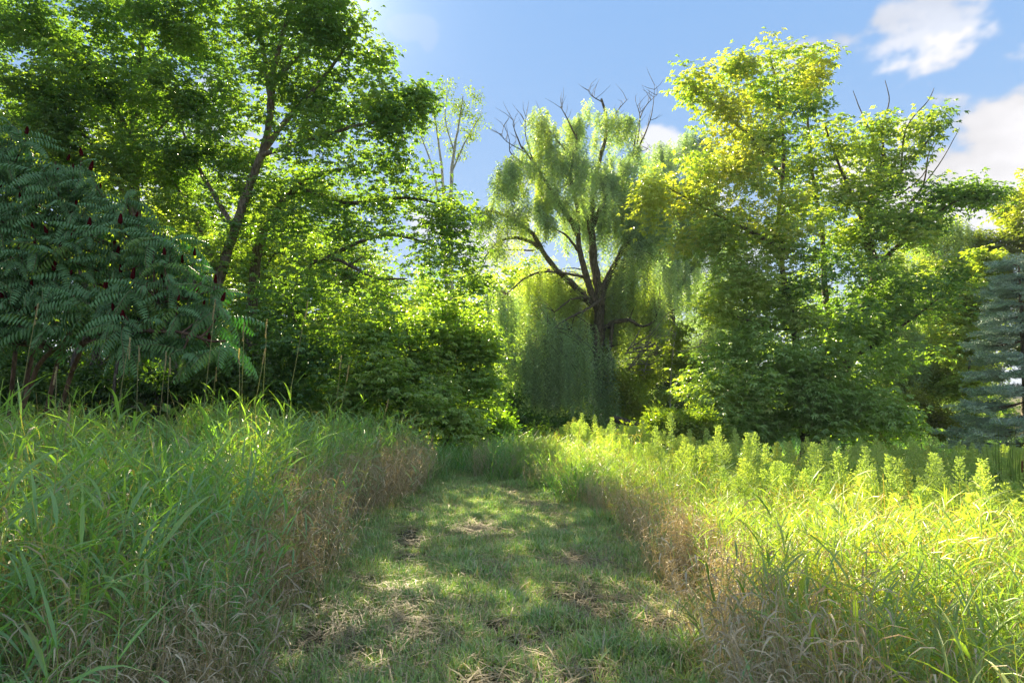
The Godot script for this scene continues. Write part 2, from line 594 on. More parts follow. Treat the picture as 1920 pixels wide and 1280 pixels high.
# ------------------------------------------------------------------ sky
func make_sky() -> ImageTexture:
	var w := 2560
	var h := 1280
	var n1 := FastNoiseLite.new()
	n1.seed = 11
	n1.frequency = 2.6
	n1.fractal_octaves = 7
	n1.fractal_gain = 0.55
	var im := Image.create(w, h, false, Image.FORMAT_RGBF)
	# clouds seen in the photograph: pixel centre, radii in pixels, strength
	var puffs := [
		[1880, 255, 200, 140, 1.0], [1850, 300, 150, 80, 1.0], [1960, 200, 150, 110, 1.0], [2080, 260, 220, 170, 1.0], [1770, 310, 150, 95, 1.0], [1730, 345, 120, 60, 1.0], [1740, 360, 110, 45, 0.9], [1800, 360, 160, 60, 0.95],
		[1230, 280, 55, 38, 0.85], [1180, 320, 70, 40, 0.6], [1300, 330, 90, 50, 0.6],
		[1740, 8, 150, 50, 0.7], [1650, 38, 120, 46, 0.75], [1580, 66, 100, 38, 0.7], [1520, 88, 80, 28, 0.5], [1800, -5, 70, 30, 0.4], [1750, 45, 60, 20, 0.35],
		[775, 52, 40, 18, 0.13], [803, 78, 18, 26, 0.13],
		[930, 470, 110, 110, 0.75], [1320, 520, 150, 60, 0.6], [300, 300, 200, 160, 0.5],
	]
	var dirs := []
	for p in puffs:
		var q: Vector3 = (at(p[0], p[1], 1.0) - Vector3(0, EYE, 0)).normalized()
		dirs.push_back([atan2(q.x, -q.z), asin(q.y), p[2] / FOCAL * 0.92, p[3] / FOCAL * 0.92, p[4]])
	var sun := Vector3(-0.255, 0.523, -0.813).normalized()
	im.fill(Color(0.12 / EXPOSURE, 0.13 / EXPOSURE, 0.07 / EXPOSURE))
	for y in h / 2:
		var el := PI * (0.5 - (y + 0.5) / h)
		for x in w:
			var az := wrapf(TAU * (x + 0.5) / w, -PI, PI)
			var dir := Vector3(sin(az) * cos(el), sin(el), -cos(az) * cos(el))
			var col: Vector3
			if true:
				var t := pow(1.0 - sin(el), 2.6)
				col = Vector3(0.27, 0.5, 0.9).lerp(Vector3(0.66, 0.83, 1.02), smoothstep(0.0, 1.0, t))
				col = col.lerp(Vector3(0.92, 0.95, 1.0), 0.75 * smoothstep(0.19, 0.0, el))
				var ang := rad_to_deg(acos(clampf(dir.dot(sun), -1, 1)))
				col += Vector3(1.0, 0.97, 0.9) * (0.2 * exp(-ang / 9.0) + 1.6 * exp(-ang / 2.6))
				# clouds
				var nz := n1.get_noise_3d(dir.x * 2.0, dir.y * 3.6, dir.z * 2.0)
				var cover := 0.0
				var inside_view := absf(az) < 0.85 and el < 0.62
				if inside_view:
					for d in dirs:
						var u: float = (az - d[0]) / d[2]
						var vv: float = (el - d[1]) / d[3]
						var rr: float = u * u + vv * vv
						if rr < 4.0:
							cover = maxf(cover, d[4] * smoothstep(1.0, 0.5, sqrt(rr) - nz * 1.7))
				else:  # added clouds out of view, cover raised to brighten the shade
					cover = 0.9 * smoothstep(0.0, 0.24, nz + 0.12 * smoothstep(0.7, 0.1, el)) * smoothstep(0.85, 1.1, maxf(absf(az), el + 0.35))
				if cover > 0.0:
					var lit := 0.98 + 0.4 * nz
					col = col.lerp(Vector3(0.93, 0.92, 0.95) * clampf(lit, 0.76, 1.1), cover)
			col /= EXPOSURE
			im.set_pixel(x, y, Color(col.x, col.y, col.z))
	return ImageTexture.create_from_image(im)

# ------------------------------------------------------------------ the scene
func _ready() -> void:
	rng.seed = 20240
	clump.seed = 3
	clump.frequency = 0.09
	clump.fractal_octaves = 2
	fine.seed = 7
	fine.frequency = 0.05
	fine.fractal_octaves = 3
	# camera, sky, sun
	var cam := Camera3D.new()
	cam.name = "camera"
	cam.position = Vector3(0, EYE, 0)
	cam.rotation_degrees = Vector3(PITCH, 0, 0)
	cam.fov = rad_to_deg(2.0 * atan(640.0 / FOCAL))
	cam.near = 0.05
	cam.far = 600.0
	add_child(cam)
	var env := Environment.new()
	env.background_mode = Environment.BG_SKY
	var sky := Sky.new()
	var pano := PanoramaSkyMaterial.new()
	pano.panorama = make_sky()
	sky.sky_material = pano
	env.sky = sky
	env.tonemap_mode = Environment.TONE_MAPPER_LINEAR
	env.tonemap_exposure = EXPOSURE
	env.fog_enabled = true
	env.fog_density = 0.0004
	env.fog_light_color = Color(0.86, 0.9, 0.94)
	env.sdfgi_enabled = true
	env.ssao_enabled = true
	env.ssil_enabled = true
	var we := WorldEnvironment.new()
	we.name = "environment"
	we.environment = env
	add_child(we)
	var sun := DirectionalLight3D.new()
	sun.name = "sun"
	sun.light_color = Color(1.0, 0.93, 0.8)
	sun.light_energy = 1.6
	sun.light_angular_distance = 0.5
	sun.shadow_enabled = true
	add_child(sun)
	sun.look_at_from_position(Vector3.ZERO, -Vector3(-0.255, 0.523, -0.813))

	make_materials()
	make_ground()
	make_trees()
	make_thicket()
	make_banks()
	make_path_cover()
	make_small_things()

func make_materials() -> void:
	mat.leaf = leafy(Color(0.95, 1.0, 0.4), 0.4, 0.5)
	mat.willow = leafy(Color(0.95, 1.0, 0.45), 0.5, 0.45)
	mat.sumac = leafy(Color(0.4, 0.6, 0.2), 0.5, 0.4)
	mat.grass = leafy(Color(0.9, 1.0, 0.42), 0.4, 0.55)
	mat.dry = leafy(Color(0.7, 0.64, 0.45), 0.6, 0.3)
	mat.lawn = leafy(Color(0.6, 0.7, 0.3), 0.6, 0.35)
	mat.needle = leafy(Color(0.2, 0.22, 0.2), 0.5, 0.45)
	mat.bloom = leafy(Color(0.85, 0.9, 0.5), 0.7, 0.2)
	mat.red = leafy(Color(0.1, 0.05, 0.05), 0.9, 0.2)
	mat.bark = bark(Color(0.1, 0.085, 0.065), Color(0.28, 0.24, 0.19), 21)
	mat.dark_bark = bark(Color(0.06, 0.05, 0.04), Color(0.19, 0.16, 0.125), 31)
	mat.pale_bark = bark(Color(0.25, 0.24, 0.22), Color(0.55, 0.53, 0.49), 41)
	mat.grey_wood = bark(Color(0.13, 0.115, 0.1), Color(0.34, 0.31, 0.28), 51)
	mat.sumac_bark = bark(Color(0.08, 0.052, 0.035), Color(0.22, 0.15, 0.105), 61)

func make_ground() -> void:
	var xs := PackedFloat32Array()
	var zs := PackedFloat32Array()
	var v := -160.0
	while v < 160.0:
		xs.push_back(v)
		v += 0.14 if absf(v) < 4.0 else (0.5 if absf(v) < 12.0 else (2.0 if absf(v) < 40.0 else 12.0))
	xs.push_back(160.0)
	v = 14.0
	while v > -260.0:
		zs.push_back(v)
		v -= 0.14 if v < -1.0 and v > -15.0 else (1.0 if v > -40.0 else 12.0)
	var st := SurfaceTool.new()
	st.begin(Mesh.PRIMITIVE_TRIANGLES)
	st.set_smooth_group(0)
	for z in zs:
		for x in xs:
			st.set_uv(Vector2(x, z) * 0.25)
			st.add_vertex(Vector3(x, ground_y(x, z), z))
	var k := xs.size()
	for j in zs.size() - 1:
		for i in k - 1:
			var a := j * k + i
			for q in [a, a + k, a + 1, a + 1, a + k, a + k + 1]:
				st.add_index(q)
	st.generate_normals()
	var m := StandardMaterial3D.new()
	m.albedo_texture = noise_texture(0.012, 1024, Color(0.05, 0.052, 0.022).linear_to_srgb(), Color(0.13, 0.13, 0.055).linear_to_srgb(), 5, 6)
	m.roughness = 0.95
	m.metallic_specular = 0.2
	m.heightmap_enabled = true
	m.heightmap_texture = noise_texture(0.06, 512, Color.BLACK, Color.WHITE, 9, 5)
	m.heightmap_scale = 3.0
	m.uv1_scale = Vector3(1, 1, 1)
	var g := MeshInstance3D.new()
	g.name = "ground"
	g.mesh = st.commit()
	g.material_override = m
	tag(g, "earth under the meadow grass and the trees", "ground", "", "structure")
	add_child(g)

func make_trees() -> void:
	var elder := compound_spray(5, 4, 0.13, 0.056, 0.34, 0.5)
	var elder_small := compound_spray(4, 4, 0.13, 0.058, 0.3, 0.55)
	var DG := Color(0.18, 0.32, 0.15)
	var MG := Color(0.34, 0.5, 0.19)
	var LG := Color(0.36, 0.5, 0.2)
	var YG := Color(0.56, 0.63, 0.23)
	var GO := Color(0.7, 0.65, 0.24)

	# ---- the box elder over the meadow
	var t := thing("box_elder_tree", foot(1525, 18.5), "tall box elder with yellowing top and several trunks, alone in the sunny meadow", "tree", "")
	grow(t, [
		limb("trunk", [[1525, 875, 18.5], [1518, 800, 18.5], [1545, 740, 18.5], [1585, 680, 18.6], [1620, 590, 18.7], [1642, 520, 18.8], [1628, 440, 18.8], [1634, 370, 18.9], [1660, 300, 19]], 0.28, 0.08),
		limb("limb", [[1518, 800, 18.5], [1500, 700, 18.3], [1488, 610, 18.2], [1470, 520, 18.2], [1462, 400, 18.3], [1470, 280, 18.4], [1455, 150, 18.5], [1440, 100, 18.5]], 0.14, 0.02),
		limb("limb", [[1525, 780, 18.6], [1560, 660, 19.2], [1548, 540, 19.4], [1540, 420, 19.5], [1520, 300, 19.4], [1512, 150, 19.2]], 0.15, 0.03),
		limb("limb", [[1628, 440, 18.8], [1600, 370, 18.6], [1570, 300, 18.5], [1545, 230, 18.4]], 0.08, 0.02),
		limb("limb", [[1634, 380, 18.9], [1690, 320, 18.8], [1735, 270, 18.6], [1762, 230, 18.5]], 0.07, 0.02),
		limb("limb", [[1640, 500, 18.8], [1720, 430, 18.5], [1780, 385, 18.2], [1850, 350, 18]], 0.08, 0.02),
		limb("limb", [[1470, 470, 18.2], [1400, 430, 17.7], [1330, 395, 17.3], [1250, 350, 17]], 0.08, 0.02),
		limb("limb", [[1467, 330, 18.3], [1400, 250, 18], [1330, 190, 17.8], [1290, 165, 17.7]], 0.06, 0.015),
		limb("limb", [[1490, 620, 18.2], [1400, 600, 17.6], [1330, 560, 17.3]], 0.06, 0.02),
		limb("limb", [[1585, 680, 18.6], [1680, 620, 18.2], [1760, 560, 18]], 0.07, 0.02),
		limb("limb", [[1515, 800, 18.4], [1420, 790, 17.5], [1340, 770, 17]], 0.06, 0.02),
		limb("limb", [[1522, 800, 18.3], [1600, 780, 17.5], [1660, 770, 17]], 0.05, 0.02),
		limb("dead_branch", [[1660, 300, 19], [1655, 240, 19], [1668, 190, 19], [1660, 150, 19]], 0.038, 0.008),
		limb("dead_branch", [[1690, 320, 18.8], [1700, 240, 18.8], [1740, 190, 18.8], [1752, 165, 18.8]], 0.033, 0.008),
		limb("dead_branch", [[1660, 300, 19], [1620, 220, 19], [1600, 170, 19]], 0.030, 0.008),
		limb("dead_branch", [[1680, 420, 18.9], [1730, 350, 19], [1745, 280, 19], [1790, 215, 19]], 0.045, 0.008),
		limb("dead_branch", [[1690, 400, 18.9], [1760, 310, 18.9], [1800, 240, 18.9]], 0.030, 0.008),
		limb("dead_branch", [[1680, 370, 18.9], [1730, 330, 18.9], [1755, 270, 18.9]], 0.030, 0.008),
	], [
		blob(1450, 160, 18.4, 95, 75, 1.5, 26, MG, GO), blob(1380, 130, 18.2, 40, 40, 0.8, 7, MG, GO), blob(1520, 130, 18.8, 40, 55, 0.9, 10, MG, GO),
		blob(1300, 165, 17.7, 42, 32, 0.8, 8, MG, GO), blob(1350, 210, 17.8, 55, 45, 1.0, 10, MG, GO),
		blob(1410, 290, 18.0, 110, 90, 1.8, 36, MG, GO), blob(1520, 270, 18.6, 85, 90, 1.7, 28, DG, YG),
		blob(1300, 330, 17.2, 60, 50, 1.2, 14, MG, GO), blob(1225, 385, 17.0, 36, 40, 0.8, 12, YG, GO), blob(1315, 425, 17.2, 70, 45, 1.2, 18, MG, GO),
		blob(1420, 420, 17.8, 120, 90, 2.0, 40, MG, GO), blob(1360, 500, 17.6, 60, 40, 1.2, 10, MG, YG), 
		blob(1640, 250, 18.9, 60, 50, 1.1, 12, DG, YG), blob(1720, 240, 18.7, 50, 50, 1.0, 8, DG, YG), blob(1600, 340, 18.7, 90, 80, 1.6, 24, DG, YG), blob(1690, 320, 18.8, 60, 45, 1.2, 10, DG, YG),
		blob(1540, 420, 18.6, 110, 90, 2.0, 34, MG, YG), blob(1640, 450, 18.8, 90, 80, 1.8, 22, DG, YG),
		blob(1740, 420, 18.4, 80, 45, 1.3, 26, DG, MG), blob(1810, 365, 18.1, 60, 28, 1.0, 16, DG, MG), blob(1850, 360, 18.0, 25, 18, 0.6, 5, DG, MG),
		blob(1430, 570, 17.8, 120, 75, 2.0, 40, MG, YG), blob(1560, 560, 18.3, 110, 90, 2.2, 40, DG, MG), blob(1690, 560, 18.2, 100, 70, 1.7, 28, DG, MG), blob(1790, 520, 18.0, 60, 40, 1.2, 9, DG, YG),
		blob(1345, 560, 17.3, 40, 40, 1.0, 8, MG, YG),
		blob(1430, 690, 17.5, 120, 80, 2.0, 46, MG, LG), blob(1560, 690, 17.8, 130, 80, 2.0, 50, MG, LG), blob(1670, 640, 18.0, 80, 60, 1.5, 18, MG, LG),
		blob(1350, 735, 16.9, 75, 60, 1.3, 26, LG, YG), blob(1450, 780, 17.2, 130, 60, 1.8, 52, MG, LG), blob(1580, 770, 17.3, 120, 60, 1.8, 52, MG, LG), blob(1660, 790, 17.2, 50, 45, 1.0, 14, MG, LG),
	], {"wood": mat.dark_bark, "leaf": mat.leaf, "spray": elder, "a": DG, "b": YG, "per": 12.0, "jitter": 0.5, "gap": -0.08, "rise": 0.3, "arch": 0.04})

	# ---- the leaning trees by the wood
	t = thing("leaning_tree", foot(385, 16.5), "big box elder with a leaning grey trunk rising beside the sumac", "tree", "")
	grow(t, [
		limb("trunk", [[385, 790, 16.5], [392, 640, 16.5], [412, 520, 16.5], [440, 430, 16.4], [468, 345, 16.3], [495, 270, 16.2], [508, 200, 16.2], [515, 120, 16.1], [540, 30, 16], [560, -80, 16]], 0.165, 0.045),
		limb("limb", [[495, 280, 16.2], [545, 215, 16], [590, 165, 15.8], [640, 100, 15.6], [670, 40, 15.5]], 0.09, 0.02),
		limb("limb", [[508, 210, 16.2], [500, 130, 16.5], [480, 40, 16.8], [470, -60, 17]], 0.1, 0.03),
		limb("limb", [[515, 150, 16.1], [600, 60, 16.2], [650, -20, 16.3]], 0.08, 0.03),
		limb("limb", [[440, 430, 16.4], [380, 330, 16.8], [340, 240, 17]], 0.08, 0.03),
		limb("limb", [[412, 520, 16.5], [360, 400, 17.5], [300, 300, 18]], 0.07, 0.02),
		limb("limb", [[490, 290, 16.2], [590, 260, 15.6], [690, 230, 15.2], [770, 220, 15]], 0.08, 0.02),
	], [
		blob(560, 40, 16.0, 130, 100, 2.4, 70, DG, LG), blob(640, 60, 15.6, 80, 60, 1.6, 30, DG, LG), blob(690, 90, 15.4, 40, 40, 0.9, 12, DG, LG),
		blob(560, -110, 16.2, 150, 110, 2.6, 70, DG, LG), blob(470, 80, 16.6, 100, 110, 2.0, 40, DG, LG), blob(600, 150, 15.6, 100, 60, 1.6, 32, DG, LG),
		blob(690, 190, 15.2, 90, 55, 1.5, 26, DG, LG), blob(760, 220, 15.0, 55, 70, 1.2, 18, DG, LG), blob(690, 290, 15.2, 100, 60, 1.6, 22, DG, LG), blob(790, 200, 15.0, 25, 40, 0.8, 8, DG, LG),
		blob(590, 280, 15.8, 80, 70, 1.5, 22, DG, LG), blob(480, 200, 16.5, 80, 80, 1.6, 18, DG, LG), blob(400, 280, 16.8, 80, 100, 1.8, 34, DG, LG), blob(340, 380, 17.4, 90, 100, 1.8, 34, DG, LG), blob(480, 400, 17.2, 90, 90, 1.6, 26, DG, LG),
		blob(420, 470, 16.8, 70, 60, 1.3, 18, DG, LG), blob(540, 340, 17.6, 90, 60, 1.3, 26, DG, LG), blob(470, 300, 17.4, 70, 60, 1.2, 20, DG, LG), blob(610, 210, 16.6, 90, 60, 1.3, 18, DG, LG), blob(560, 430, 17.6, 90, 50, 1.3, 20, DG, LG),
	], {"wood": mat.bark, "leaf": mat.leaf, "spray": elder_small, "a": DG, "b": LG, "per": 8.0, "jitter": 0.5, "arch": 0.05, "gap": -0.03, "bare": 0.35, "rise": 0.3})

	t = thing("arching_tree", foot(560, 18), "box elder with a dark arching lower branch, in front of the leaning trunk", "tree", "")
	grow(t, [
		limb("trunk", [[480, 790, 18], [470, 600, 18], [490, 440, 17.8], [530, 380, 17.5], [565, 345, 17.2], [620, 320, 16.8], [690, 320, 16.5]], 0.2, 0.04),
		limb("limb", [[474, 640, 18], [540, 560, 17.2], [590, 490, 16.4], [640, 490, 15.8], [700, 520, 15.4], [760, 522, 15.2]], 0.1, 0.02),
		limb("limb", [[560, 540, 17], [610, 530, 16.4], [680, 480, 16]], 0.05, 0.015),
		limb("limb", [[560, 350, 17.2], [650, 380, 16.4], [760, 370, 15.8], [850, 390, 15.4]], 0.08, 0.02),
		limb("limb", [[600, 490, 16.4], [720, 440, 15.8], [840, 470, 15.4]], 0.07, 0.02),
		limb("limb", [[540, 560, 17.2], [560, 620, 16.6], [600, 660, 16.2]], 0.06, 0.02),
	], [
		blob(640, 380, 16.5, 100, 60, 1.5, 24, DG, LG), blob(760, 370, 16.0, 90, 55, 1.4, 22, DG, LG), blob(840, 410, 15.4, 60, 50, 1.0, 18, DG, LG), blob(870, 450, 15.4, 35, 60, 0.8, 13, DG, LG),
		blob(700, 450, 15.9, 110, 60, 1.4, 26, DG, LG), blob(820, 500, 15.4, 80, 60, 1.2, 22, DG, LG), blob(600, 440, 16.5, 90, 60, 1.6, 28, DG, LG), blob(870, 540, 15.4, 35, 45, 0.9, 14, DG, LG),
		blob(560, 560, 16.4, 100, 60, 1.6, 44, DG, MG), blob(680, 570, 15.8, 110, 60, 1.5, 34, DG, LG), blob(500, 620, 16.2, 70, 80, 1.5, 36, DG, MG), blob(600, 660, 16.0, 110, 70, 1.7, 56, DG, MG), blob(560, 730, 15.8, 110, 50, 1.4, 44, DG, MG),
	], {"wood": mat.dark_bark, "leaf": mat.leaf, "spray": elder_small, "a": DG, "b": LG, "per": 6.3, "jitter": 0.5, "arch": 0.05, "gap": -0.03, "rise": 0.3})

	# ---- dark trees at the upper left
	t = thing("shaded_tree", foot(255, 18.5), "dark green box elder with a straight trunk standing behind the sumac", "tree", "")
	grow(t, [
		limb("trunk", [[255, 780, 18.5], [258, 600, 18.5], [256, 420, 18.4], [250, 260, 18.2], [258, 150, 18], [268, 60, 17.8], [275, -60, 17.6]], 0.2, 0.06),
		limb("limb", [[256, 400, 18.4], [180, 280, 17.6], [100, 200, 17]], 0.08, 0.02), limb("limb", [[252, 260, 18.2], [180, 150, 17.4], [110, 80, 17]], 0.07, 0.02),
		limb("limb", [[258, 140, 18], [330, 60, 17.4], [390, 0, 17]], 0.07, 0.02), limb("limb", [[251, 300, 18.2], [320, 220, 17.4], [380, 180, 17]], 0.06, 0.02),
		limb("limb", [[275, -20, 17.6], [200, -80, 17.2], [120, -100, 17]], 0.06, 0.02),
	], [
		blob(100, 100, 17.0, 120, 90, 2.2, 60, DG, MG), blob(90, 210, 16.8, 110, 70, 1.8, 50, DG, MG), blob(250, 60, 17.2, 120, 90, 2.2, 56, DG, MG), blob(380, 60, 16.9, 100, 90, 2.0, 44, DG, MG),
		blob(220, 180, 17.2, 110, 70, 1.8, 46, DG, MG), blob(350, 190, 16.9, 100, 70, 1.8, 44, DG, MG), blob(250, 310, 17.6, 90, 60, 1.6, 32, DG, MG), blob(150, 290, 17.3, 100, 60, 1.6, 32, DG, MG), blob(30, 20, 17.0, 100, 80, 2.0, 30, DG, MG),
		blob(230, -100, 17.4, 200, 100, 2.4, 60, DG, MG), blob(-60, 120, 17.2, 100, 140, 2.0, 40, DG, MG), blob(330, 300, 17.2, 80, 60, 1.4, 24, DG, MG),
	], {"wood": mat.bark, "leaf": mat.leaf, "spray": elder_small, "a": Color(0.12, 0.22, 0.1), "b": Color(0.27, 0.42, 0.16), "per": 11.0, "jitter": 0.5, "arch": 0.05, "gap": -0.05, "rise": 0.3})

	# ---- low maples where the wood meets the path
	var spread := [
		["round bright green box elder bush bulging over the end of the tall grass", 800, 15.5, [[700, 640, 15.2, 80, 60, 1.4, 40], [760, 690, 14.8, 80, 60, 1.4, 50], [700, 730, 14.8, 90, 55, 1.3, 50], [800, 760, 14.6, 70, 50, 1.2, 40], [860, 790, 14.6, 45, 35, 0.9, 22], [760, 620, 15.4, 90, 50, 1.2, 20]]],
		["leafy green box elder leaning out towards the willow", 850, 17.5, [[830, 590, 16.6, 80, 50, 1.2, 26], [890, 640, 16.4, 60, 50, 1.2, 40], [860, 690, 16.4, 75, 50, 1.3, 44], [900, 700, 16.6, 50, 45, 1.0, 26], [820, 640, 16.8, 70, 50, 1.3, 30], [870, 740, 16.6, 70, 50, 1.2, 30], [840, 820, 16.4, 60, 30, 1.0, 20]]],
	]
	for s in spread:
		var b := []
		for q in s[3]:
			b.push_back(blob(q[0], q[1], q[2], q[3], q[4], q[5], q[6], Color(0.3, 0.46, 0.16), Color(0.48, 0.6, 0.2)))
		t = thing("box_elder_bush", foot(s[1], s[2]), s[0], "bush", "")
		grow(t, stems(t.position, b, 0.05), b, {"wood": mat.dark_bark, "leaf": mat.leaf, "spray": elder_small, "a": MG, "b": YG, "per": 7.2, "jitter": 0.34, "gap": -0.2})

	# ---- the pale sparse tree against the sky
	t = thing("sparse_tree", foot(845, 30), "slender pale-barked tree with thin leaves, showing above the wood beside the willow", "tree", "")
	var SA := Color(0.195, 0.285, 0.075)
	var SB := Color(0.360, 0.450, 0.105)
	grow(t, [
		limb("trunk", [[845, 790, 30], [846, 600, 30], [845, 370, 30], [850, 290, 30], [860, 235, 30], [868, 180, 30]], 0.16, 0.025),
		limb("limb", [[838, 600, 30.5], [832, 370, 30.5], [825, 290, 30.5], [815, 220, 30.6], [805, 160, 30.6]], 0.1, 0.02),
		limb("limb", [[828, 420, 30.5], [815, 330, 30.4], [795, 270, 30.4], [770, 210, 30.4]], 0.07, 0.02),
		limb("limb", [[848, 320, 30], [870, 270, 30], [890, 235, 30], [902, 215, 30]], 0.05, 0.012),
		limb("limb", [[850, 280, 30], [835, 225, 30], [838, 180, 30]], 0.04, 0.012),
	], [blob(840, 185, 30, 70, 40, 1.4, 26), blob(885, 215, 30, 34, 55, 0.9, 16), blob(780, 220, 30.3, 45, 60, 1.0, 16), blob(850, 270, 30, 55, 40, 1.0, 10), blob(840, 230, 30, 60, 30, 1.0, 10)],
	{"wood": mat.pale_bark, "leaf": mat.leaf, "spray": simple_spray(12, 0.11, 0.06, 0.34, 0.3), "a": SA, "b": SB, "per": 3.4, "jitter": 0.4, "gap": -0.5, "size": 1.0})

	# ---- the willow
	var ws := [willow_strand(0.65), willow_strand(1.5), willow_strand(2.8)]
	t = thing("weeping_willow", foot(1125, 26), "great old weeping willow with bare dead tips, standing past the end of the path", "tree", "")
	willow(t, [
		limb("trunk", [[1125, 850, 26], [1124, 760, 26], [1122, 680, 26], [1124, 600, 26], [1122, 540, 26], [1112, 470, 26], [1108, 400, 26.2], [1120, 320, 26.3], [1138, 240, 26.4], [1128, 185, 26.4]], 0.34, 0.045),
		limb("limb", [[1124, 590, 26], [1100, 520, 25.7], [1086, 460, 25.6], [1084, 400, 25.6], [1070, 330, 25.4], [1082, 260, 25.4]], 0.17, 0.04),
		limb("limb", [[1124, 570, 26], [1150, 500, 26], [1180, 450, 25.8], [1225, 400, 25.6], [1245, 340, 25.6]], 0.17, 0.04),
		limb("limb", [[1112, 570, 26], [1070, 530, 25.4], [1030, 490, 25], [1000, 440, 24.7], [960, 410, 24.6], [920, 396, 24.6], [888, 402, 24.6]], 0.16, 0.03),
		limb("limb", [[1015, 465, 24.9], [970, 445, 24.4], [930, 458, 24.2], [905, 490, 24]], 0.09, 0.02),
		limb("limb", [[1086, 440, 25.6], [1045, 375, 25.2], [1010, 320, 25], [980, 275, 25]], 0.13, 0.02),
		limb("limb", [[1112, 420, 26.2], [1150, 350, 26.4], [1185, 300, 26.5], [1205, 260, 26.6]], 0.13, 0.03),
		limb("limb", [[1126, 620, 26], [1152, 604, 25.7], [1180, 600, 25.5], [1205, 612, 25.4], [1232, 598, 25.4]], 0.13, 0.03),
		limb("limb", [[1148, 606, 25.7], [1144, 650, 25.6], [1138, 700, 25.6]], 0.1, 0.03),
		limb("limb", [[1110, 560, 26], [1075, 560, 25], [1040, 585, 24.2]], 0.07, 0.02),
		limb("limb", [[1084, 470, 25.6], [1060, 440, 24.6], [1020, 420, 24]], 0.07, 0.02),
		limb("limb", [[1130, 560, 26], [1100, 580, 24.6], [1060, 600, 23.6], [1010, 640, 23.2]], 0.08, 0.02),
		limb("limb", [[1100, 520, 25.7], [1010, 510, 24.4], [950, 550, 23.8]], 0.07, 0.02),
		limb("dead_branch", [[1185, 300, 26.5], [1195, 240, 26.5], [1210, 200, 26.5], [1235, 175, 26.5]], 0.05, 0.006),
		limb("dead_branch", [[1195, 270, 26.5], [1200, 220, 26.5], [1192, 190, 26.5]], 0.04, 0.006),
		limb("dead_branch", [[1205, 262, 26.6], [1222, 215, 26.6], [1228, 160, 26.6]], 0.04, 0.006),
		limb("dead_branch", [[1160, 330, 26.4], [1190, 290, 26.4], [1215, 280, 26.4]], 0.04, 0.006),
		limb("dead_branch", [[1138, 240, 26.4], [1160, 205, 26.4], [1178, 185, 26.4]], 0.04, 0.006),
		limb("dead_branch", [[1128, 190, 26.4], [1110, 180, 26.4], [1102, 168, 26.4]], 0.03, 0.006),
		limb("dead_branch", [[980, 280, 25], [965, 245, 25], [962, 225, 25]], 0.04, 0.006), limb("dead_branch", [[1000, 305, 25], [985, 250, 25], [988, 205, 25]], 0.04, 0.005),
		limb("dead_branch", [[985, 285, 25], [950, 265, 25], [940, 250, 25]], 0.03, 0.005), limb("dead_branch", [[1082, 260, 25.4], [1060, 215, 25.4], [1050, 200, 25.4]], 0.05, 0.006),
		limb("dead_branch", [[1010, 320, 25], [960, 290, 25], [955, 262, 25], [945, 235, 25]], 0.04, 0.005), limb("dead_branch", [[1075, 300, 25.4], [1035, 250, 25.2], [1015, 215, 25.2]], 0.05, 0.006),
		limb("dead_branch", [[896, 405, 24.6], [880, 430, 24.6], [872, 455, 24.6]], 0.02, 0.005), limb("dead_branch", [[1000, 470, 24.8], [930, 470, 24.6], [905, 500, 24.6], [898, 520, 24.6]], 0.04, 0.006),
	], [
		# px, py, depth, rx, ry, rz, branches, strand, strands per branch, colours
		[1110, 235, 26, 60, 45, 1.2, 22, 0, 14, 0.5], [1050, 270, 25.4, 60, 40, 1.2, 22, 0, 14, 0.6], [980, 320, 25, 50, 40, 1.2, 20, 0, 13, 0.5], [945, 345, 25, 40, 40, 1.2, 18, 0, 11, 0.5], [1200, 310, 26.4, 40, 40, 1.2, 18, 0, 11, 0.2], [1020, 235, 25.3, 50, 30, 1.0, 14, 0, 10, 0.5], [1170, 240, 26.3, 40, 35, 1.0, 14, 0, 9, 0.3], [1130, 320, 26, 80, 60, 1.6, 28, 0, 14, 0.25], [1050, 350, 25.2, 90, 50, 1.7, 30, 0, 14, 0.45],
		[1180, 370, 26, 55, 45, 1.4, 26, 1, 10, 0.2], [1110, 400, 27, 80, 40, 1.4, 24, 1, 9, 0.3], [980, 400, 24.5, 60, 35, 1.2, 26, 0, 14, 0.6], [1215, 410, 25.8, 45, 50, 1.3, 26, 1, 11, 0.1],
		[920, 400, 24.5, 36, 20, 0.9, 10, 0, 8, 0.6], [940, 460, 24.2, 45, 30, 0.9, 12, 0, 7, 0.6], [1240, 350, 25.7, 20, 30, 0.8, 10, 1, 9, 0.1],
		[1085, 325, 25.8, 155, 115, 2.4, 64, 0, 8, 0.3], [1110, 370, 26.2, 150, 80, 2.0, 26, 1, 7, 0.25],
		[1010, 520, 25.5, 80, 40, 1.5, 24, 2, 9, 1.0], [1100, 530, 27, 100, 40, 1.5, 30, 2, 9, 1.0], [1200, 520, 26.5, 60, 40, 1.4, 26, 2, 9, 0.8], [1230, 560, 26, 30, 30, 1.0, 10, 1, 8, 0.7],
		[940, 565, 23.8, 50, 40, 1.4, 14, 2, 7, 0.15], [1000, 610, 23.4, 50, 60, 1.6, 18, 2, 7, 0.1], [1055, 625, 23.6, 60, 50, 1.6, 16, 2, 7, 0.2], [1100, 655, 23.8, 50, 45, 1.6, 14, 2, 6, 0.15], [1150, 670, 24.2, 36, 45, 1.5, 9, 2, 6, 0.25], [1190, 490, 25.4, 45, 40, 1.4, 14, 1, 7, 0.3],
		[1050, 695, 23.4, 70, 35, 1.2, 15, 2, 7, 0.1], [965, 680, 23.6, 45, 35, 1.2, 14, 2, 8, 0.1], [1190, 730, 25.6, 28, 25, 0.9, 14, 1, 10, 0.9], [1130, 720, 24.0, 50, 35, 1.1, 16, 1, 9, 0.3],
